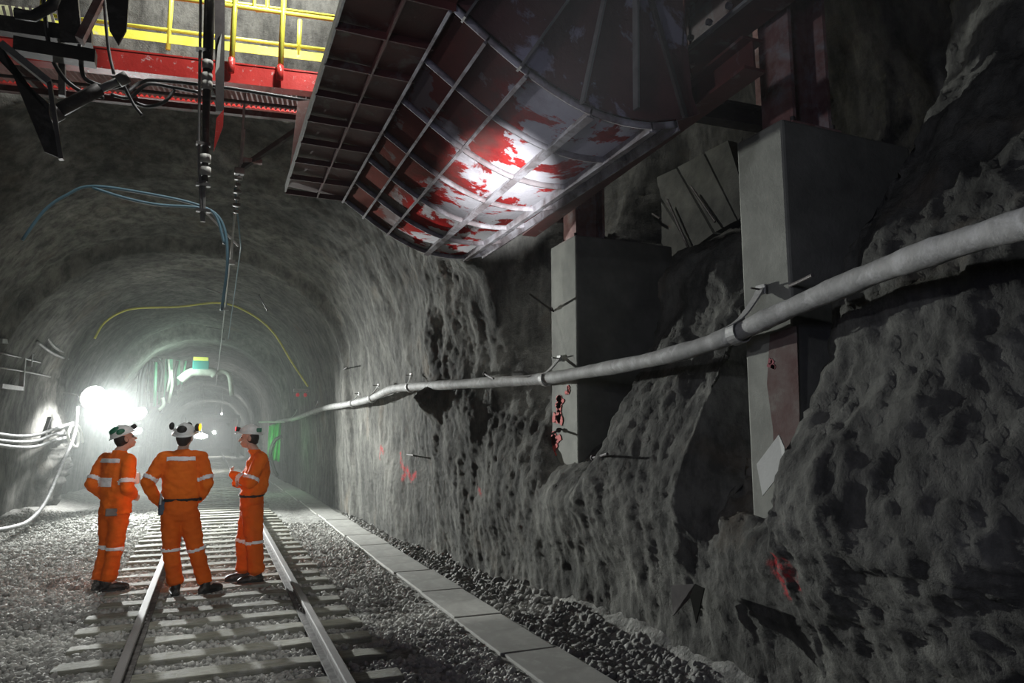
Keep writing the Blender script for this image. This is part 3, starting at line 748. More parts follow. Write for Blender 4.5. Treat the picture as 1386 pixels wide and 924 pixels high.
# corrugated deck
xs = np.arange(PX0, PX1, .012); zc_ = .012 * np.sign(np.sin(xs * 2 * PI / .06))
Vd = []
for x, z in zip(xs, zc_): Vd += [(x, .08, .34 + z), (x, 1.3, .42 + z)]
Fd = [(2 * i, 2 * i + 1, 2 * i + 3, 2 * i + 2) for i in range(len(xs) - 1)]
link('deck_sheet', mesh_np('deck_sheet', Vd, Fd), PINK, pf)
for x in (-2.0, -1.0, .0, 1.0):
    MB().bar((x, 0.05, .22), (x, 1.3, .32), .05, .1).build('deck_joist', DSTEEL, pf)
MB().box((-.3, .85, .12), (PX1 - PX0, .07, .07)).build('stringer', MAROON, pf)
MB().tube([(PX0, .6, .16), (PX1, .6, .14)], .02, 8).build('conduit', DSTEEL, pf)
def yrail(name, y, posts, rails, toe, z0, lab):
    t = root(name, (-.3, 8.0, 5.5), lab, 'railing', 'yellow railings of the platform', rz=yaw)
    for x, a, b, sk in posts:
        MB().tube([(x, y, a), (x, y, b)], .03, 10).build('post', YEL, t, True)
        if sk: MB().tube([(x, y - .01, a - .14), (x, y - .01, a + .02)], .036, 10).build('post_socket', RED, t, True)
    for z in rails: MB().tube([(PX0, y, z), (PX1, y, z)], .024, 10).build('hand_rail', YEL, t, True)
    if toe: MB().box(((PX0 + PX1) / 2, y - .02, toe), (PX1 - PX0, .008, .12)).build('toe_board', YEL, t)
    return t
yrail('safety_railing', -.11, [(.31, .28, 1.6, 1), (.82, .26, 1.6, 1), (-1.55, .26, 1.6, 1)], [.92], None, 0, 'nearer yellow pipe railing with two posts in red sockets on the red beam')
yrail('safety_railing', 1.33, [(-.69, 1.08, 2.3, 0), (.90, 1.22, 1.72, 0), (-1.9, 1.08, 2.3, 0)], [1.345, 1.84], 1.215, 0, 'farther yellow railing with a flat toe board behind the platform')
t = root('ladder_hook', at(352, 5, Y=8.0), 'small yellow bent pipe loop hanging at the top edge of the picture', 'pipe loop'); c0 = t.location.copy()
MB().tube([at(344, -40, Y=8) - c0, at(344, 10, Y=8) - c0, at(347, 14, Y=8) - c0, at(358, 14, Y=8) - c0, at(362, 10, Y=8) - c0, at(362, -40, Y=8) - c0], .022, 10).build('pipe_loop', YEL, t, True)

# left part of platform machinery (dark)
t = root('machine_frame', (-1.6, 6.6, 5.2), 'dark steel frame with slanting plates in the upper left corner', 'steel frame'); c0 = t.location.copy()
def w(px, py, Y): return at(px, py, Y=Y) - c0
MB().poly([w(-40, 40, 6.2), w(8, 88, 6.2), w(66, 140, 6.2), w(66, 152, 6.2), w(84, 215, 6.2), w(60, 205, 6.2), w(0, 60, 6.2)], (0, .02, 0)).build('side_plate', DSTEEL, t)
MB().bar(w(2, 60, 6.2), w(67, 112, 6.2), .07, .05).build('pale_bar', GALV, t)
MB().bar(w(67, 112, 6.2), w(83, 216, 6.2), .03, .05).build('pale_edge_bar', MIDSTEEL, t)
MB().bar(w(20, 62, 6.6), w(130, 80, 6.6), .12, .12).build('cross_tube', DSTEEL, t)
MB().bar(w(-30, 30, 6.8), w(125, 52, 6.8), .10, .14).build('upper_beam', DSTEEL, t)
MB().bar(w(88, -40, 6.7), w(98, 62, 6.7), .16, .10).build('hanger_plate', DSTEEL, t)
MB().bar(w(108, 55, 6.6), w(150, -30, 6.6), .10, .06).build('diagonal_brace', RUST, t)
MB().poly([w(140, -30, 6.5), w(176, -30, 6.5), w(171, 40, 6.5), w(160, 60, 6.5), w(148, 40, 6.5)], (0, .03, 0)).build('hanging_blade', DSTEEL, t)
MB().tube([w(20, 18, 6.4), w(45, 22, 6.4), w(70, 8, 6.4), w(80, -20, 6.4)], .045, 10).build('thick_hose', BLACK, t, True)
MB().bar(w(84, 65, 6.9), w(84, 130, 6.9), .05, .05).build('drop_bar', DSTEEL, t)
# yellow lit mesh floor seen behind the frame
t = root('floor_grating', (-2.2, 9.6, 6.6), 'pale lit bar grating behind the dark frame in the upper left corner', 'grating'); c0 = t.location.copy()
for k in range(9):
    MB().bar(w(4 + k * 9, 8, 9.4), w(12 + k * 9, 42, 9.4), .012, .03).build('grating_bar', DSTEEL, t)
MB().poly([w(-10, 5, 9.5), w(70, 14, 9.5), w(80, 46, 9.5), w(-10, 34, 9.5)], (0, .02, 0)).build('grating_sheet', mat('pale_yellow_sheet', (.42, .44, .26), 4, .6), t)
# hydraulic cylinder
t = root('hydraulic_cylinder', at(120, 130, Y=6.4), 'dusty hydraulic cylinder slanting under the platform at the upper left', 'hydraulic cylinder'); c0 = t.location.copy()
MB().tube([w(75, 152, 6.4), w(135, 120, 6.4)], .055, 14).build('barrel', DSTEEL, t, True)
MB().tube([w(122, 127, 6.4), w(168, 106, 6.4)], .032, 12).build('piston_rod', GALV, t, True)
MB().tube([w(160, 110, 6.35), w(172, 104, 6.35)], .05, 12).build('rod_eye', MIDSTEEL, t, True)
MB().tube([w(66, 158, 6.4), w(80, 150, 6.4)], .07, 12).build('end_clevis', MIDSTEEL, t, True)
def hose(pts, Y, r, lab, m=BLACK, name='hydraulic_hose', grp='black hoses under the platform'):
    P = [at(a, b, Y=Y + (i % 2) * .05) for i, (a, b) in enumerate(pts)]; c = P[0]
    t = root(name, c, lab, 'hose', grp); MB().tube([p - c for p in crom(P, 6)], r, 8).build('hose_body', m, t, True)
hose([(57, -20), (66, 60), (82, 100), (110, 124), (140, 132)], 6.7, .018, 'black hose dropping past the dark frame to the cylinder, leftmost')
hose([(108, 60), (112, 100), (125, 112), (150, 118), (172, 112)], 6.6, .018, 'black hose curving close above the hydraulic cylinder')
hose([(140, -10), (146, 60), (154, 100)], 6.6, .013, 'thin pale hose hanging straight beside the dark blade', HOSEGREY)
hose([(172, 125), (190, 112), (215, 109), (300, 118), (420, 137)], 7.4, .018, 'black hose running right along the underside of the platform')
hose([(150, 128), (175, 132), (200, 114), (232, 118), (270, 125)], 7.5, .018, 'black hose waving under the middle of the platform')
hose([(180, 138), (200, 144), (222, 138), (236, 122)], 7.5, .018, 'black hose looped lowest under the platform')
hose([(165, 110), (180, 140), (192, 156)], 7.0, .014, 'short black hose end dangling below the cylinder eye')

# ------------------------------------------------------------------ hanging cables, trolley wire
t = root('hanging_conduit', at(285, 0, Y=7.3), 'dark vertical conduit with pale couplings hanging down in front of the platform', 'conduit'); c0 = t.location.copy()
MB().tube([w(286, -60, 7.3), w(282, 60, 7.3), w(279, 150, 7.3), w(277, 245, 7.3)], [.055, .05, .035, .03], 12).build('conduit_body', DSTEEL, t, True)
for (py, x_) in ((88, 281), (105, 280), (116, 280), (215, 278), (232, 278)):
    MB().tube([w(x_, py - 5, 7.28), w(x_, py + 5, 7.28)], .052, 12).build('coupling', PALE, t, True)
MB().tube([w(272, -40, 7.3), w(270, 120, 7.3), w(269, 210, 7.3), w(273, 300, 7.3)], .014, 8).build('wire', GALV, t)
MB().tube([w(276, 240, 7.3), w(275, 300, 7.3)], .02, 8).build('end_rod', GALV, t)
for py in (68, 195, 250, 285): MB().box(w(275, py, 7.28), (.13, .05, .03)).build('clamp', MIDSTEEL, t)
t = root('guide_blade', at(297, 60, Y=7.2), 'dusty red curved blade hanging beside the vertical conduit', 'steel blade'); c0 = t.location.copy()
MB().poly([w(290, -40, 7.2), w(305, -40, 7.2), w(303, 150, 7.2), w(292, 150, 7.2)], (0, .03, 0)).build('upper_plate', DSTEEL, t)
MB().poly([w(295, 62, 7.18), w(300, 45, 7.18), w(297, 90, 7.18), w(291, 100, 7.18)], (0, .02, 0)).build('pale_face', PALE, t)
MB().poly([w(293, 160, 7.19), w(303, 148, 7.19), w(302, 170, 7.19), w(289, 205, 7.19)], (0, .03, 0)).build('red_tip', RED, t)
# drop rod, fitting, trolley wire
Y0 = 9.0
t = root('wire_anchor', at(333, 118, Y=8.6), 'thin rod and clamp fitting hanging from the red beam above the track', 'anchor fitting'); c0 = t.location.copy()
MB().tube([w(333, 112, 8.6), w(328, 180, 8.8), w(325, 230, 9)], .014, 8).build('drop_rod', GALV, t)
MB().tube([w(331, 175, 8.8), w(327, 222, 8.9)], .011, 8).build('drop_rod', GALV, t)
MB().box(w(324, 232, 9), (.12, .1, .08), bev=.01).build('clamp_body', MIDSTEEL, t)
for k in range(6):
    MB().tube([w(323 - k * .7, 240 + k * 9, 9 + k * .12), w(323 - k * .7, 243 + k * 9, 9 + k * .12)], .035 if k % 2 else .05, 10).build('insulator_disc', MIDSTEEL, t, True)
t = root('brace_bar', at(360, 205, Y=8.8), 'dark slanting brace bar right of the wire clamp', 'brace bar'); c0 = t.location.copy()
MB().bar(w(326, 228, 9.0), w(402, 176, 8.6), .05, .06).build('bar', DSTEEL, t)
MB().box(w(342, 218, 8.92), (.22, .06, .05)).build('turnbuckle', RUST, t)
def wire(pts, r, lab, m=GALV):
    c = pts[0]; t = root('trolley_wire', c, lab, 'overhead wire', 'overhead wires along the track'); MB().tube([p - c for p in pts], r, 8).build('wire_run', m, t, True)
wa = at(324, 235, Y=9.0); we = at(283, 560, X=.1)
wire([wa, wa.lerp(Vector((.12, 24, 4.65)), .5), Vector((.12, 24, 4.6)), Vector((.05, 40, 4.3))], .016, 'taut overhead wire running from the clamp down the middle of the tunnel')
wire([at(318, 255, Y=9.4), Vector((.30, 13, 5.0)), Vector((.32, 24, 4.75))], .011, 'second thinner overhead wire just left of the taut one', HOSEBLUE)
for (yy, zt, lab) in ((13, 5.5, 'nearest small wire hanger under the tunnel roof'), (18, 5.1, 'middle small wire hanger under the tunnel roof'), (24, 5.0, 'farthest small wire hanger under the tunnel roof')):
    t = root('wire_hanger', (.16, yy, 4.72), lab, 'wire hanger', 'hangers of the overhead wire')
    MB().tube([(0, 0, 0), (0, 0, zt - 4.72 + .3)], .014, 8).build('hanger_rod', GALV, t); MB().box((0, 0, 0), (.12, .1, .08), bev=.01).build('wire_clamp', MIDSTEEL, t)
    MB().bar((-.5, 0, zt - 4.62), (.1, 0, .3), .03, .03).build('stay', MIDSTEEL, t)
def cable(P, r, name, lab, cat, grp, m):
    c = P[0]; t = root(name, c, lab, cat, grp); MB().tube([p - c for p in crom(P, 8)], r, 8).build('cable_run', m, t, True)
cable([at(a, b, Y=11) for a, b in [(30, 325), (60, 285), (90, 264), (125, 252), (200, 262), (270, 278), (300, 300), (308, 350), (300, 420)]], .022, 'blue_hose', 'upper of two blue hoses draped under the dark tunnel mouth', 'hose', 'blue hoses under the roof', HOSEBLUE)
cable([at(a, b, Y=11) for a, b in [(125, 254), (170, 268), (215, 277), (270, 281), (292, 292), (304, 330)]], .022, 'blue_hose', 'lower sagging blue hose, left of the overhead wire', 'hose', 'blue hoses under the roof', HOSEBLUE)
cable([at(a, b, Y=19.5) for a, b in [(128, 458), (140, 438), (160, 424), (185, 417), (240, 415), (300, 410), (340, 425), (370, 450), (395, 490), (417, 523)]], .026, 'yellow_cable', 'thin yellow cable arching over the tunnel', 'cable', None, CABLEY)
t = root('signal_box', at(408, 528, Y=20), 'small pale wall bracket with two red lamps at the end of the yellow cable', 'signal lamp'); c0 = t.location.copy()
MB().box((0, 0, 0), (.42, .12, .08), bev=.01).build('bracket', GALV, t)
for sx in (-.1, .1): MB().ell((sx, -.05, -.13), (.05, .05, .06), sub=2).build('lamp_lens', REDDIM, t, True)

# ------------------------------------------------------------------ left side: work lamps, cables, frame
def worklamp(p, aim, lab, r=.16):
    p = Vector(p); t = root('work_lamp', p, lab, 'work lamp', 'bright work lamps on the left')
    d = (Vector(aim) - p).normalized(); x = d.cross(Vector((0, 0, 1))).normalized(); z = x.cross(d)
    R = Matrix((x, d, z)).transposed()
    MB().tube([-d * .16, -d * .12, -d * .02, d * 0], [.05, r * .7, r, r * 1.02], 20).build('lamp_housing', MIDSTEEL, t, True)
    MB().tube([d * .0, d * .035, d * .06], [r * .95, r * .8, r * .3], 20).build('lamp_lens', LENS, t, True)
    mb = MB(); mb.tube([x * r * 1.05, x * r * 1.1 - d * .1 , -d * .22, -x * r * 1.1 - d * .1, -x * r * 1.05], .012, 8); mb.build('yoke', MIDSTEEL, t)
    MB().tube([-d * .2, -d * .3 + Vector((-.3, .1, 0)), -d * .3 + Vector((-.9, .2, .1))], .015, 8).build('support_arm', MIDSTEEL, t)
    l = bpy.data.lights.new('work_light', 'SPOT'); l.shadow_soft_size = .12; l.color = (.97, 1.0, .98); l.spot_size = math.radians(78); l.spot_blend = 1
    lo_ = bpy.data.objects.new('work_light', l); COL.objects.link(lo_); lo_.location = p + d * .22; lo_.rotation_euler = d.to_track_quat('-Z', 'Y').to_euler()
    q = bpy.data.lights.new('work_light_spill', 'POINT'); q.energy = 24 if r > .3 else 4; q.shadow_soft_size = .1; qo = bpy.data.objects.new('work_light_spill', q); COL.objects.link(qo); qo.location = p + Vector((-.12, -.12, -.42))
    return l
LA = worklamp(at(127, 538, X=-2.75), (3.2, 8.0, -1.4), 'glaring white work lamp on the left wall beside the lit rock outcrop', .31)  # lens widened so its disc stands in for the lamp's glow
LB = worklamp(at(187, 560, X=-2.3), (2.5, 20, -4.), 'glaring white work lamp deeper in the tunnel, above the left worker', .29)
LC = worklamp(at(186, 583, X=-2.1), (.8, 18, -5.0), 'lower white work lamp half hidden by the left worker helmet', .14)
LA.energy = 11500
light_w = bpy.data.lights.new('work_light_side', 'SPOT'); light_w.energy = 900; light_w.spot_size = math.radians(95); light_w.spot_blend = .8; light_w.shadow_soft_size = .1
lw = bpy.data.objects.new('work_light_side', light_w); COL.objects.link(lw); lw.location = at(127, 538, X=-2.75) + Vector((.2, -.6, -.1)); lw.rotation_euler = (Vector((-4.0, 19.6, .9)) - lw.location).to_track_quat('-Z', 'Y').to_euler(); LB.energy = 420; LC.energy = 60
def leftcable(pts, X, r, lab, m=HOSEGREY):
    cable([at(a, b, X=X + .02 * (i % 2)) for i, (a, b) in enumerate(pts)], r, 'power_cable', lab, 'cable', 'cables on the left wall', m)
XL = -3.25
leftcable([(-30, 583), (20, 590), (50, 588), (75, 580), (98, 572)], XL, .036, 'topmost of three thick cables sagging on the left wall below the lamp')
leftcable([(-30, 592), (20, 598), (50, 596), (72, 588), (96, 585)], XL, .036, 'middle of three thick cables sagging on the left wall below the lamp')
leftcable([(-30, 598), (20, 605), (50, 604), (72, 596), (90, 592)], XL, .036, 'lowest of three thick cables sagging on the left wall below the lamp')
leftcable([(105, 550), (100, 590), (85, 625), (62, 678), (40, 704), (15, 714), (-20, 720)], -3.0, .04, 'single cable dropping diagonally from the lamp to the ground at the left edge')
leftcable([(98, 572), (106, 588), (104, 604), (96, 600), (92, 588), (99, 574), (108, 580), (112, 598)], -3.1, .035, 'looped white cable end hanging under the work lamp', PALE)
leftcable([(60, 452), (75, 470), (95, 480), (115, 480), (132, 474)], -3.4, .035, 'upper cable drooping on the dark left wall above the lamp')
leftcable([(50, 462), (72, 478), (95, 486), (118, 486), (134, 478)], -3.4, .035, 'lower cable drooping on the dark left wall above the lamp')
leftcable([(0, 477), (60, 492), (130, 512)], -3.6, .018, 'thin straight wire crossing the left wall, upper', MIDSTEEL)
leftcable([(0, 497), (60, 508), (125, 524)], -3.6, .018, 'thin straight wire crossing the left wall, lower', MIDSTEEL)
t = root('wall_rack', at(35, 500, X=-3.6), 'grey steel rack standing on the left wall beside the cables', 'steel rack'); c0 = t.location.copy()
for (a1, a2) in (((33, 465), (29, 528)), ((43, 468), (40, 496)), ((0, 461), (45, 466)), ((0, 522), (30, 526)), ((130, 500), (128, 522))):
    MB().bar(at(*a1, X=-3.6) - c0, at(*a2, X=-3.6) - c0, .08, .08).build('rack_bar', MIDSTEEL, t)
t = root('cable_bracket', at(62, 585, X=-3.3), 'dark steel bracket carrying the thick cables on the lit outcrop', 'bracket'); c0 = t.location.copy()
MB().bar(at(55, 600, X=-3.3) - c0, at(67, 565, X=-3.3) - c0, .07, .05).build('bracket_arm', DSTEEL, t)
MB().bar(at(67, 565, X=-3.3) - c0, at(67, 590, X=-3.3) - c0, .06, .05).build('bracket_plate', DSTEEL, t)

# ------------------------------------------------------------------ far machinery
t = root('far_loading_station', (-1.6, 29, 0), 'green lit loading station with pale panels deep in the tunnel', 'loading station'); c0 = t.location.copy()
def f(px, py, Y=29.0): return at(px, py, Y=Y) - c0
MB().poly([f(182, 503), f(193, 498), f(190, 530), f(178, 530)], (0, .05, 0)).build('pale_panel', PALE, t)
MB().poly([f(200, 484), f(218, 482), f(214, 528), f(197, 530)], (0, .05, 0)).build('pale_panel', PALE, t)
MB().poly([f(215, 486), f(230, 490), f(222, 540), f(214, 548)], (0, .05, 0)).build('green_panel', GREENST, t)
MB().poly([f(224, 484), f(246, 486), f(243, 520), f(228, 528)], (0, .05, 0)).build('green_panel', GREENST, t)
for (a1, a2) in (((197, 482), (262, 486)), ((236, 482), (236, 535)), ((246, 484), (246, 530)), ((208, 484), (205, 545)), ((222, 484), (218, 560)), ((228, 500), (240, 540))):
    MB().bar(f(*a1, 28.8), f(*a2, 28.8), .1, .1).build('frame_bar', DSTEEL, t)
for k, (xa, ya, xb, yb) in enumerate(((204, 486, 200, 560), (211, 490, 209, 550), (228, 486, 226, 530), (240, 488, 238, 528), (252, 488, 246, 520), (232, 500, 228, 545))):
    MB().tube([f(xa, ya, 28.5), f((xa + xb) / 2 + (k % 3 - 1) * 3, (ya + yb) / 2, 28.5), f(xb, yb, 28.5)], .035 + .02 * (k % 2), 8).build('standpipe', [BLACK, GREENST, PALE][k % 3], t, True)
MB().tube(crom([f(190, 555, 28.6), f(193, 510, 28.6), f(203, 488, 28.6), f(214, 488, 28.6), f(219, 500, 28.6), f(216, 530, 28.6)], 5), .07, 8).build('hose', BLACK, t, True)
MB().tube(crom([f(186, 552, 28.6), f(190, 505, 28.6), f(197, 486, 28.6), f(207, 483, 28.6)], 5), .06, 8).build('hose', BLACK, t, True)
MB().tube(crom([f(220, 538, 28.5), f(221, 548, 28.5), f(215, 555, 28.5)], 5), .06, 8).build('cable_end', PALE, t, True)
t = root('control_cabin', at(272, 497, Y=28), 'small yellow and teal cabin above a pale curved duct far inside the tunnel', 'cabin'); c0 = t.location.copy()
MB().box(f(272, 486, 28.0), (.5, .4, .13), bev=.02).build('yellow_roof', mat('self_glowing_yellow_sheet', (.75, .8, .15), 3, .5, emit=((.8, .9, .15), .35)), t)  # roof sheet glows by itself in place of light falling on it
MB().box(f(272, 494, 28.0), (.55, .4, .3), bev=.02).build('teal_body', TEAL, t)
MB().tube(crom([f(244, 515, 28.1), f(252, 508, 28.1), f(262, 503, 28.1), f(285, 503, 28.1), f(292, 507, 28.1)], 4), .16, 12).build('duct', PALE, t, True)
MB().tube(crom([f(292, 505, 28.1), f(303, 503, 28.1), f(311, 510, 28.1), f(314, 535, 28.1)], 4), .09, 10).build('duct_arm', PALE, t, True)
t = root('green_tarpaulin', at(375, 600, X=2.4), 'green lit tarpaulin hanging on the right wall far behind the right worker', 'tarpaulin'); c0 = t.location.copy()
gp = [at(358, 568, X=2.0), at(382, 572, X=2.3), at(384, 590, X=2.3), at(373, 640, X=2.2), at(366, 650, X=2.1), at(362, 615, X=2.0)]
Y_ = 23.0
gp = [at(a, b, Y=Y_) for a, b in [(364, 576), (381, 570), (382, 585), (378, 625), (368, 652), (362, 620)]]
nu = 14; Vt = []; Ft = []
for i in range(nu + 1):
    for j in range(nu + 1):
        u, v = i / nu, j / nu
        p = (gp[0].lerp(gp[1], u)).lerp(gp[5].lerp(gp[3], u), v) if v < .6 else (gp[0].lerp(gp[1], u)).lerp(gp[5].lerp(gp[3], u), v)
        p = p + Vector((0, .08 * math.sin(u * 14 + v * 3), 0)); Vt.append(p - c0)
for i in range(nu):
    for j in range(nu): Ft.append((i * (nu + 1) + j, (i + 1) * (nu + 1) + j, (i + 1) * (nu + 1) + j + 1, i * (nu + 1) + j + 1))
o = link('tarp_cloth', mesh_np('tarp_cloth', [tuple(v) for v in Vt], Ft), GREENM, t, True); so = o.modifiers.new('s', 'SOLIDIFY'); so.thickness = .01
MB().tube(crom([at(a, b, Y=22.8) - c0 for a, b in [(382, 590), (372, 596), (366, 612), (370, 632), (376, 645)]], 5), .05, 8).build('dark_hose', BLACK, t, True)
MB().bar(at(350, 571, Y=22.8) - c0, at(385, 571, Y=22.8) - c0, .05, .05).build('support_rail', GALV, t)
gl = bpy.data.lights.new('green_niche_light', 'POINT'); gl.energy = 22; gl.color = (.5, 1, .55); gl.shadow_soft_size = .1
go = bpy.data.objects.new('green_niche_light', gl); COL.objects.link(go); go.location = at(366, 600, Y=22.2)
gl2 = bpy.data.lights.new('station_light', 'POINT'); gl2.energy = 130; gl2.color = (.75, 1, .85); gl2.shadow_soft_size = .2
go = bpy.data.objects.new('station_light', gl2); COL.objects.link(go); go.location = at(235, 505, Y=27.5)
# square steel sets and lamps far away
for k, yy in enumerate((58, 66, 75, 85)):
    t = root('steel_set', (-.3, yy, 0), ['nearest square grey steel frame at the far end of the tunnel', 'second square steel frame at the far end of the tunnel', 'third square steel frame at the far end of the tunnel', 'innermost square steel frame at the far end of the tunnel'][k], 'steel frame', 'square steel sets far down the tunnel')
    for sx in (-1, 1): MB().bar((.2 + sx * 2.0, 0, 0), (.2 + sx * 1.95, 0, 3.0), .22, .22).build('leg', MIDSTEEL, t)
    MB().bar((-1.8, 0, 3.1), (2.2, 0, 3.1), .22, .22).build('cross_beam', MIDSTEEL, t)
def tlamp(px, py, Y, rad, e, lab, sx=1.):
    p = at(px, py, Y=Y); t = root('tunnel_lamp', p, lab, 'tunnel lamp', 'small lamps far down the tunnel')
    MB().ell((0, 0, 0), (rad * sx, rad, rad), sub=2).build('lamp_lens', LENSFAR, t, True)
    MB().box((0, rad * .9, rad * 1.2), (rad * 1.6, rad, rad * .5)).build('lamp_housing', MIDSTEEL, t)
    MB().bar((0, rad, rad * 1.3), (0, rad, rad * 1.3 + 2.6), .015, .015).build('hanging_cord', MIDSTEEL, t)
    l = bpy.data.lights.new('far_light', 'POINT'); l.energy = e; l.shadow_soft_size = .15; lo_ = bpy.data.objects.new('far_light', l); COL.objects.link(lo_); lo_.location = p + Vector((0, -rad * 1.6, -.05))
tlamp(272, 590, 36, .12, 300, 'bright lamp drawn out into its flare streak behind the middle worker helmet', 2.6)  # lens stretched sideways to stand for the lamp's flare
tlamp(290, 585, 60, .12, 350, 'tiny round lamp in the haze at the far end of the tunnel')
tlamp(300, 560, 46, .05, 120, 'faint lamp high in the hazy far tunnel')

# ------------------------------------------------------------------ people
def remesh(mb, voxel, smooth=4, fac=.6):
    me = mb.mesh('tmp'); o = bpy.data.objects.new('tmp', me); COL.objects.link(o)
    r = o.modifiers.new('r', 'REMESH'); r.mode = 'VOXEL'; r.voxel_size = voxel
    s_ = o.modifiers.new('s', 'SMOOTH'); s_.iterations = smooth; s_.factor = fac
    dg = bpy.context.evaluated_depsgraph_get(); dg.update()
    out = bpy.data.meshes.new_from_object(o.evaluated_get(dg))
    bpy.data.objects.remove(o); bpy.data.meshes.remove(me); return out
def displace(me, fn):
    n = len(me.vertices); co_ = np.empty(n * 3); me.vertices.foreach_get('co', co_); co_ = co_.reshape(-1, 3)
    no = np.empty(n * 3); me.vertices.foreach_get('normal', no); no = no.reshape(-1, 3)
    co2 = co_ + no * fn(co_, no)[:, None]; me.vertices.foreach_set('co', co2.ravel()); me.update()
def folds(seed, amp, stretch=(9, 9, 16)):
    def fn(c, n):
        w_ = ridged(c * np.array(stretch) * .55 + seed, 3) * .6 + fbm(c * np.array(stretch) * 1.1 + seed, 2) * .5
        return amp * w_
    return fn
def band_from(me, pred, off, name, parent, m=BAND):
    n = len(me.vertices); co_ = np.empty(n * 3); me.vertices.foreach_get('co', co_); co_ = co_.reshape(-1, 3)
    no = np.empty(n * 3); me.vertices.foreach_get('normal', no); no = no.reshape(-1, 3)
    k = pred(co_, no); V = []; mp = {}; Fc = []
    for p in me.polygons:
        vs = list(p.vertices)
        if all(k[v] for v in vs):
            for v in vs:
                if v not in mp: mp[v] = len(mp); V.append(co_[v] + no[v] * off)
            Fc.append([mp[v] for v in vs])
    if not Fc: return None
    b = bpy.data.meshes.new(name); b.from_pydata([tuple(v) for v in V], [], Fc); b.update()
    o = link(name, b, m, parent, True); so = o.modifiers.new('s', 'SOLIDIFY'); so.thickness = .004; so.offset = 1; return o
def seg_pred(a, b, t0, t1, rad):
    a = np.array(a); b = np.array(b); d = b - a; L = np.linalg.norm(d); d = d / L
    def fn(c, n):
        s = (c - a) @ d; r = np.linalg.norm(c - a - s[:, None] * d, axis=1); return (s > t0 * L) & (s < t1 * L) & (r < rad)
    return fn
def hand(mb, wrist, d, side, curl=.5, sc=1.):
    """palm along d, thumb towards side"""
    wrist = Vector(wrist); d = Vector(d).normalized(); side = Vector(side); side = (side - d * side.dot(d)).normalized(); n = d.cross(side)
    mb.loft([(wrist, side * .026 * sc, n * .019 * sc), (wrist + d * .03 * sc, side * .036 * sc, n * .017 * sc), (wrist + d * .075 * sc, side * .041 * sc, n * .014 * sc), (wrist + d * .09 * sc, side * .036 * sc, n * .011 * sc)], 14)
    for i, L in enumerate((.072, .080, .075, .060)):
        b0 = wrist + d * .085 * sc + side * (.030 - i * .020) * sc; dd = d.copy(); q = b0
        for j, fr in enumerate((.45, .32, .23)):
            dd = (dd + n * curl * (.35 + .35 * j)).normalized(); q2 = q + dd * L * fr * sc
            mb.cap(q, (.0095 - j * .001) * sc, q2, (.0088 - j * .001) * sc, 10); q = q2
    q = wrist + d * .025 * sc + side * .03 * sc; q2 = q + (d * .5 + side * .8 + n * .3).normalized() * .038 * sc; q3 = q2 + (d * .9 + side * .25 + n * .4).normalized() * .032 * sc
    mb.cap(q, .013 * sc, q2, .011 * sc, 10); mb.cap(q2, .011 * sc, q3, .009 * sc, 10)
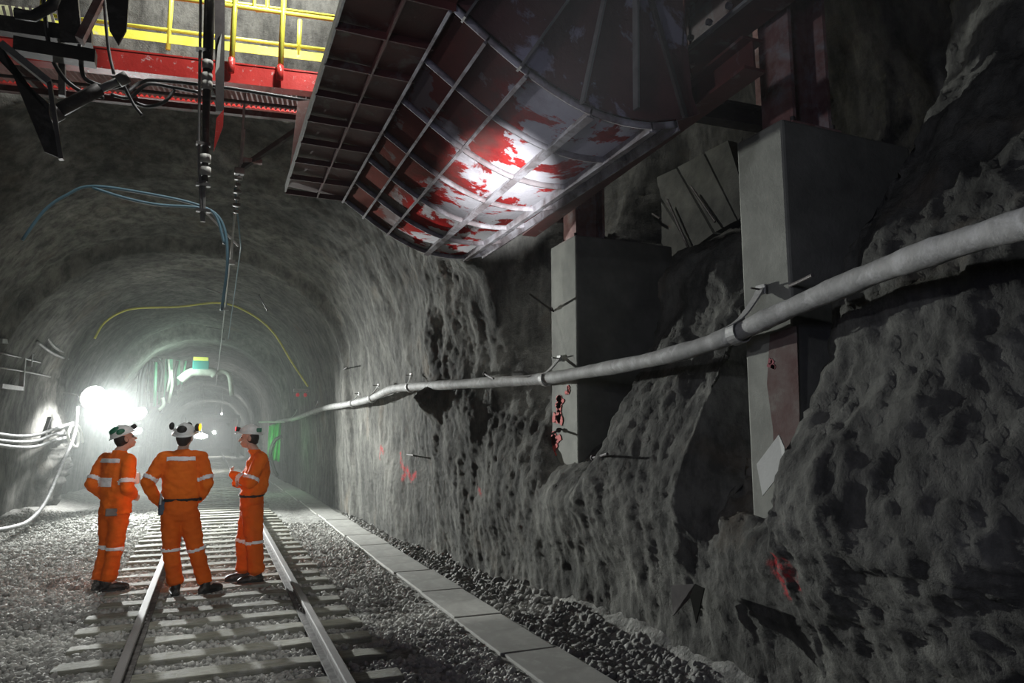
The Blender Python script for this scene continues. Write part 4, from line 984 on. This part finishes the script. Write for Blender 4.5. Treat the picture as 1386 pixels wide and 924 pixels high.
def person(o, lab, J, face, up, seed, amber=0):
    """J: joints in local (world aligned) coordinates; face: view direction; hips facing fw"""
    T = root('person', o, lab, 'person', 'workers standing by the track')
    V = {k: Vector(v) for k, v in J.items() if isinstance(v, tuple)}
    Fd = Vector(face).normalized(); U = Vector(up); U = (U - Fd * U.dot(Fd)).normalized(); R = Fd.cross(U)
    Rm = Matrix((R, Fd, U)).transposed()
    hc = V['head']; L = lambda x, y_, z: hc + R * x + Fd * y_ + U * z
    fw = V['fw'].normalized(); rt = fw.cross(Vector((0, 0, 1)))
    b = MB()
    b.ell(L(0, -.012, .025), (.076, .096, .098), Rm); b.ell(L(0, .018, -.03), (.062, .072, .085), Rm); b.ell(L(0, .045, -.085), (.032, .035, .028), Rm)
    b.cap(L(0, .085, .005), .012, L(0, .108, -.032), .015, 10); b.ell(L(.034, .07, -.03), (.022, .018, .02), Rm, 2); b.ell(L(-.034, .07, -.03), (.022, .018, .02), Rm, 2)
    b.cap(L(-.03, .082, .028), .010, L(.03, .082, .028), .010, 8)
    b.cap(L(-.022, .085, -.062), .008, L(.022, .085, -.062), .008, 8); b.cap(L(-.018, .083, -.074), .009, L(.018, .083, -.074), .009, 8)
    for sx in (-1, 1): b.ell(L(sx * .078, -.012, -.005), (.012, .02, .033), Rm, 2)
    b.cap(L(0, -.02, -.06), .055, V['neck'], .058)
    ch_ = V['chest']; pe = V['hip']
    b.loft([(V['neck'] + Vector((0, 0, -.02)), rt * .07, fw * .06), (ch_ + Vector((0, 0, .12)), rt * .15, fw * .09), (ch_, rt * .15, fw * .1), ((ch_ + pe) / 2, rt * .13, fw * .09), (pe, rt * .15, fw * .1), (pe + Vector((0, 0, -.08)), rt * .12, fw * .09)])
    for s_ in 'LR':
        b.cap(V['sh' + s_], .05, V['el' + s_], .04); b.cap(V['el' + s_], .04, V['wr' + s_], .028)
        b.cap(V['hp' + s_], .075, V['kn' + s_], .055); b.cap(V['kn' + s_], .052, V['an' + s_], .04)
        b.cap(V['an' + s_], .04, V['an' + s_] + V['toe' + s_] * .1 + Vector((0, 0, -.03)), .03)
        hd = V['hd' + s_]; hand(b, V['wr' + s_] + hd.normalized() * .01, hd, V['th' + s_], .6)
    me = remesh(b, .0055, 3, .5)
    link('body', me, SKIN, T, True)
    # hair at nape and sides
    hb = MB(); hb.ell(L(0, -.028, .012), (.081, .09, .088), Rm); hb.ell(L(0, -.06, -.035), (.06, .05, .045), Rm)
    hm = remesh(hb, .009, 3); link('hair', hm, HAIR, T, True)
    for sx in (-1, 1): MB().ell(L(sx * .03, .084, .008), (.012, .008, .008), Rm, 2).build('eye', BLACK, T, True)
    # trousers
    m = MB()
    m.loft([(pe + Vector((0, 0, .16)), rt * .165, fw * .125), (pe + Vector((0, 0, .05)), rt * .178, fw * .135), (pe + Vector((0, 0, -.03)), rt * .182, fw * .138), (pe + Vector((0, 0, -.11)), rt * .15, fw * .115)])
    for s_ in 'LR':
        hp, kn, an = V['hp' + s_], V['kn' + s_], V['an' + s_]
        bk_ = J.get('bag', 1.); m.cap(hp, .112 * bk_, kn, .091 * bk_); m.cap(kn, .089 * bk_, an.lerp(kn, .18), .080 * bk_)
        d = (an - kn).normalized(); m.loft([(kn.lerp(an, .7), rt * .084 * bk_, fw * .088 * bk_), (kn.lerp(an, .88), rt * .086 * bk_, fw * .09 * bk_), (an - d * .03, rt * .084 * bk_, fw * .09 * bk_)])
    tm = remesh(m, .012, 5); displace(tm, folds(seed, .012, (8, 8, 15))); link('trousers', tm, ORANGE2, T, True)
    for s_ in 'LR': band_from(tm, seg_pred(V['hp' + s_], V['kn' + s_], .93, 1.06, .15), .004, 'reflective_band', T)
    # jacket
    m = MB(); nk = V['neck']; jh = J.get('hem', .02)
    m.loft([(nk + Vector((0, 0, .012)), rt * .070, fw * .070), (nk + Vector((0, 0, -.01)), rt * .088, fw * .080), (V['shc'] + Vector((0, 0, .02)), rt * .165, fw * .10),
            (ch_ + Vector((0, 0, .06)), rt * .195, fw * .138), (ch_ - Vector((0, 0, .04)), rt * .20, fw * .150), (ch_.lerp(pe, .6), rt * .19, fw * .152), (pe + Vector((0, 0, .14)), rt * .182, fw * .14)] +
           ([(pe + Vector((0, 0, jh)), rt * .198, fw * .152)] if J.get('long') else [(pe + Vector((0, 0, .10)), rt * .172, fw * .13)]))
    for s_ in 'LR':
        sh, el, wr = V['sh' + s_], V['el' + s_], V['wr' + s_]
        m.cap(V['shc'].lerp(sh, .55), .085, sh, .080); m.cap(sh, .084, el, .074); m.cap(el, .073, wr.lerp(el, .12), .056)
        d = (wr - el).normalized(); m.cap(wr.lerp(el, .25), .052, wr, .046)
    jm = remesh(m, .011, 4); displace(jm, folds(seed + 40, .013, (9, 9, 13)))
    link('jacket', jm, ORANGE, T, True)
    for s_ in 'LR':
        band_from(jm, seg_pred(V['sh' + s_], V['el' + s_], .72, .90, .105), .004, 'reflective_band', T)
    cc = ch_ + Vector((0, 0, .125))
    npr = np.array(cc); nf = np.array(fw); nr = np.array(rt)
    bk = band_from(jm, lambda c, n: (np.abs(c[:, 2] - cc.z) < .027) & (np.abs((c - npr) @ nr) < .15) & ((c - npr) @ nf < -.02), .004, 'back_band', T)
    for s_ in 'LR':
        hd = V['hd' + s_]
    # belt
    if not J.get('long'):
        band_from(jm, lambda c, n: (np.abs(c[:, 2] - (pe.z + .115)) < .022) & (np.abs(c[:, 0] - pe.x) < .24) & (np.linalg.norm(c[:, :2] - np.array(pe)[:2], axis=1) < .22), .005, 'belt', T, BLACK)
    # boots
    for s_ in 'LR':
        an = V['an' + s_]; td = V['toe' + s_].normalized(); sd = td.cross(Vector((0, 0, 1))); z0 = V['gz'].z
        m = MB(); ft = Vector((an.x, an.y, z0))
        m.cap(an + Vector((0, 0, .06)), .056, ft + Vector((0, 0, .07)) - td * .01, .05)
        m.loft([(ft - td * .075 + Vector((0, 0, .035)), sd * .03, Vector((0, 0, .034))), (ft - td * .04 + Vector((0, 0, .045)), sd * .042, Vector((0, 0, .045))), (ft + td * .06 + Vector((0, 0, .05)), sd * .046, Vector((0, 0, .05))),
                (ft + td * .14 + Vector((0, 0, .042)), sd * .052, Vector((0, 0, .042))), (ft + td * .19 + Vector((0, 0, .035)), sd * .042, Vector((0, 0, .034))), (ft + td * .215 + Vector((0, 0, .03)), sd * .02, Vector((0, 0, .02)))])
        bt = link('boot', remesh(m, .009, 3), BOOT, T, True)
        MB().loft([(ft + Vector((0, 0, .0)) + td * .065, sd * .052, td * .15), (ft + Vector((0, 0, .022)) + td * .065, sd * .052, td * .15)], 24).build('boot_sole', BLACK, bt)
    # helmet
    hh = root('hard_hat', (0, 0, 0)); hh.parent = T; hh.name = 'hard_hat'
    c = L(0, -.008, .055)
    m = MB(); rings = []
    for k in range(9):
        t_ = k / 8 * PI / 2 * .97; rr = math.cos(t_); rings.append((c + U * (.115 * math.sin(t_)), R * .108 * rr, Fd * .132 * rr))
    m.loft(rings, 28); 
    m.tube([c + Fd * .115 + U * .02, c + Fd * .06 + U * .09, c + U * .116, c - Fd * .07 + U * .088, c - Fd * .118 + U * .02], .012, 8)
    shell = m.build('hat_shell', HATW, hh, True)
    m = MB(); m.loft([(c + U * -.004 + Fd * .012, R * .128, Fd * .165), (c + U * .006 + Fd * .010, R * .122, Fd * .155), (c + U * .014, R * .109, Fd * .134)], 28); m.build('hat_brim', HATW, hh, True)
    for sx in (-1, 1) if J.get('green') else ():
        m = MB(); m.ell(c + R * sx * .088 + U * .045 - Fd * .03, (.026, .05, .035), Rm, 2); m.build('hat_marking', HATG, hh, True)
    m = MB(); m.tube([c + Fd * .118 + U * .045, c + Fd * .165 + U * .05], [.026, .032], 14); m.build('cap_lamp', BLACK, hh, True)
    m = MB(); m.tube([c + Fd * .165 + U * .05, c + Fd * .170 + U * .05], [.026, .024], 14); m.build('lamp_lens', AMBER if amber else (REDLIT if amber is None else GALV), hh, True)
    return T, V, L, U, Fd, R, hh, c, jm
def pr_(px, py, Y, o): 
    p = at(px, py, Y=Y); return (p.x - o[0], p.y - o[1], p.z)

# worker in the middle, seen from behind, hands on hips
o = (-.26, 8.7, 0)
J = dict(fw=(.08, 1, 0), head=(-.02, .02, 1.685), neck=(-.03, .0, 1.55), shc=(-.03, 0, 1.475), chest=(-.03, 0, 1.33), hip=(-.02, .0, .90),
         shL=(-.215, 0, 1.455), shR=(.155, .0, 1.455), elL=(-.355, -.06, 1.20), elR=(.235, -.05, 1.19), wrL=(-.255, .09, .985), wrR=(.165, .10, 1.0),
         hdL=(.3, .35, -.4), hdR=(-.3, .4, -.35), thL=(.2, 0, 1), thR=(-.2, 0, 1), hpL=(-.10, 0, .84), hpR=(.07, 0, .84), knL=(-.09, .03, .48), knR=(.16, .03, .47),
         anL=(-.02, 0, .09), anR=(.28, -.02, .09), toeL=(-.1, 1, 0), toeR=(.75, .55, 0), gz=(0, 0, .0))
T, V, L, U, Fd, R, hh, c, jm = person(o, 'middle worker seen from behind, hands on hips, ear muffs flipped up on hard hat', J, (.25, .9, .28), (0, -.2, 1), 3, amber=1)
for sx, mm in ((-1, BLACK), (1, BLACK)):
    em = MB().ell(c + R * sx * .135 + U * .075 + Fd * .0, (.028, .04, .045), Matrix((R, Fd, U)).transposed(), 2).build('ear_muff', mm, hh, True)
    MB().bar(c + R * sx * .105 + U * .02, c + R * sx * .13 + U * .07, .012, .02).build('muff_arm', GALV, hh)
MB().ell(c + R * .165 + U * .08, (.012, .035, .042), Matrix((R, Fd, U)).transposed(), 2).build('muff_pad', AMBER, hh, True)
MB().ell(c - Fd * .09 + U * .07 + R * .0, (.055, .05, .045), Matrix((R, Fd, U)).transposed(), 2).build('hat_cover', BLACK, hh, True)
MB().box(Vector((-.2, -.01, .93)), (.07, .10, .15), bev=.012).build('belt_battery', mat('dark_blue_case', (.02, .04, .07), 5, .5), T)
MB().box(Vector((-.215, -.10, 1.03)), (.02, .02, .12), bev=.004).build('belt_strap', GALV, T)

# left worker, facing right and away, longer jacket, left elbow out behind
o = (-.97, 9.3, 0)
J = dict(fw=(.72, .69, 0), long=1, green=1, hem=-.05, head=(.045, .03, 1.665), neck=(.0, .0, 1.53), shc=(-.02, -.0, 1.455), chest=(-.02, 0, 1.30), hip=(-.0, 0, .88),
         shL=(-.15, .14, 1.43), shR=(.11, -.12, 1.43), elL=(-.26, .02, 1.17), elR=(.12, -.22, 1.14), wrL=(-.10, .16, .98), wrR=(.17, .02, 1.02),
         hdL=(.5, .2, -.1), hdR=(.1, .8, -.2), thL=(0, 0, 1), thR=(0, 0, 1), hpL=(-.07, .07, .83), hpR=(.05, -.06, .83), knL=(-.06, .05, .46), knR=(.03, -.08, .45),
         anL=(-.11, .02, .09), anR=(-.01, -.10, .09), toeL=(.7, .5, 0), toeR=(1, .15, 0), gz=(0, 0, .0))
T, V, L, U, Fd, R, hh, c, jm = person(o, 'left worker in long orange jacket and green and white hard hat, looking up', J, (.85, .35, .38), (-.3, 0, 1), 12)
MB().box(Vector((-.02, -.165, .86)), (.12, .03, .085), bev=.01).build('belt_pouch', MIDSTEEL, T)
MB().ell(c - Fd * .05 + U * .07, (.075, .075, .052), Matrix((R, Fd, U)).transposed(), 2).build('hat_marking', HATG, hh, True)
MB().box(Vector((.19, .02, 1.22)), (.07, .12, .13), bev=.02).build('chest_pack', HATW, T)
band_from(jm, lambda q, n: (q[:, 2] > 1.13) & (q[:, 2] < 1.24) & ((q - np.array([-.02, 0, 1.3])) @ np.array([.72, .69, 0]) < -.07) & (np.abs((q - np.array([-.02, 0, 1.3])) @ np.array([.69, -.72, 0])) < .11), .004, 'back_patch', T)

# right worker, profile facing left, arms crossed
o = (.49, 9.15, 0)
J = dict(fw=(-1, .12, 0), bag=1.12, head=(-.075, 0, 1.675), neck=(-.01, 0, 1.53), shc=(.045, 0, 1.455), chest=(.04, 0, 1.30), hip=(-.01, 0, .88),
         shL=(.06, -.19, 1.43), shR=(.05, .19, 1.43), elL=(-.05, -.25, 1.16), elR=(-.1, .2, 1.15), wrL=(-.24, .0, 1.25), wrR=(-.2, -.05, 1.15),
         hdL=(-.1, .4, .1), hdR=(.1, -.5, 0), thL=(0, 0, 1), thR=(0, 0, 1), hpL=(-.0, -.09, .83), hpR=(-.01, .09, .83), knL=(.03, -.10, .46), knR=(-.07, .08, .46),
         anL=(.08, -.12, .09), anR=(-.05, .07, .09), toeL=(-1, -.1, 0), toeR=(-1, .05, 0), gz=(0, 0, .0))
T, V, L, U, Fd, R, hh, c, jm = person(o, 'right worker in profile with crossed arms and a white hard hat with a red lamp', J, (-1, .1, .05), (.05, 0, 1), 25, amber=None)
MB().box(c - Fd * .1 + U * .05 - R * .06, (.06, .05, .05), bev=.01).build('hat_marking', HATG, hh, True)
band_from(jm, seg_pred(V['elL'], V['wrL'], .35, .62, .08), .004, 'reflective_band', T)

# ------------------------------------------------------------------ lights
def light(kind, name, loc, e, col=(1, 1, 1), size=.5, aim=None, spot=None, blend=.3):
    l = bpy.data.lights.new(name, kind); l.energy = e; l.color = col
    if kind == 'AREA': l.size = size
    else: l.shadow_soft_size = size
    if spot: l.spot_size = spot; l.spot_blend = blend
    o = bpy.data.objects.new(name, l); COL.objects.link(o); o.location = loc
    if aim is not None: o.rotation_euler = (Vector(aim) - Vector(loc)).to_track_quat('-Z', 'Y').to_euler()
    return l
# the photographer's cap lamp: a tight beam on the chute with a dim violet spill
src = Vector((.0, -.06, 1.735)); tgt = at(672, 262, Y=5.4)
light('SPOT', 'cap_lamp_beam', src, 7500, (.95, .95, 1), .02, tgt, math.radians(11), 1)
light('SPOT', 'cap_lamp_halo', src + Vector((0, -.02, .0)), 34, (.66, .62, 1), .03, tgt, math.radians(30), 1)

# lamps above the platform, out of the picture
light('AREA', 'platform_lamp', (.4, 8.0, 9.3), 380, (1, 1, .97), .5, (.2, 10, 6.6))
light('SPOT', 'platform_lamp', (1.0, 6.5, 7.3), 420, (1, 1, .98), .12, (-.6, 8.4, 5.9), math.radians(95), .6)
# added fill lights on the left, out of the picture, no lamp known there
light('POINT', 'chamber_fill', (-3.6, 5.5, 6.0), 7, (.97, 1, .96), .2)
light('SPOT', 'chamber_fill', (-3.4, 1.6, 3.4), 220, (.86, .88, 1), .15, (3.8, 2.9, 3.0), math.radians(62), 1)
# photographer's lamp on the workers, then an added dim violet fill for the near rock
light('SPOT', 'photographer_lamp', (.25, -.2, 2.0), 520, (1, 1, 1), .05, (-.25, 9, 1.2), math.radians(36), 1)
light('AREA', 'camera_side_fill', (-.9, .1, 2.5), 14, (.66, .66, 1), .5, (3.2, 2.5, 2.4))

# ------------------------------------------------------------------ world haze
W = bpy.data.worlds.new('world'); S.world = W; W.use_nodes = True; t = W.node_tree
t.nodes['Background'].inputs[0].default_value = (.5, .52, .6, 1); t.nodes['Background'].inputs[1].default_value = .02
vs_ = t.nodes.new('ShaderNodeVolumeScatter'); vs_.inputs['Color'].default_value = (.92, .97, .95, 1); vs_.inputs['Density'].default_value = .004; vs_.inputs['Anisotropy'].default_value = .35
# the dust hangs deeper in the tunnel; the air near the chute is almost clear
ge = t.nodes.new('ShaderNodeNewGeometry'); sp = t.nodes.new('ShaderNodeSeparateXYZ'); t.links.new(ge.outputs['Position'], sp.inputs[0])
mr = t.nodes.new('ShaderNodeMapRange'); mr.inputs[1].default_value = 9; mr.inputs[2].default_value = 19; mr.inputs[3].default_value = .0006; mr.inputs[4].default_value = .0085
mr.interpolation_type = 'SMOOTHSTEP'
t.links.new(sp.outputs[1], mr.inputs[0]); t.links.new(mr.outputs[0], vs_.inputs['Density'])
t.links.new(vs_.outputs[0], t.nodes['World Output'].inputs['Volume'])
S.cycles.volume_max_steps = 32
try: W.cycles.volume_step_size = 4.0
except Exception: pass

S.view_settings.view_transform = 'Standard'; S.view_settings.look = 'None'; S.view_settings.gamma = 1; S.view_settings.use_curve_mapping = False
S.view_settings.exposure = 0.0
cy = S.cycles
cy.use_denoising = True; cy.max_bounces = 5; cy.diffuse_bounces = 3; cy.glossy_bounces = 2; cy.volume_bounces = 1; cy.transmission_bounces = 2
cy.sample_clamp_indirect = 3; cy.caustics_reflective = False; cy.caustics_refractive = False
try: cy.denoiser = 'OPENIMAGEDENOISE'
except Exception: pass
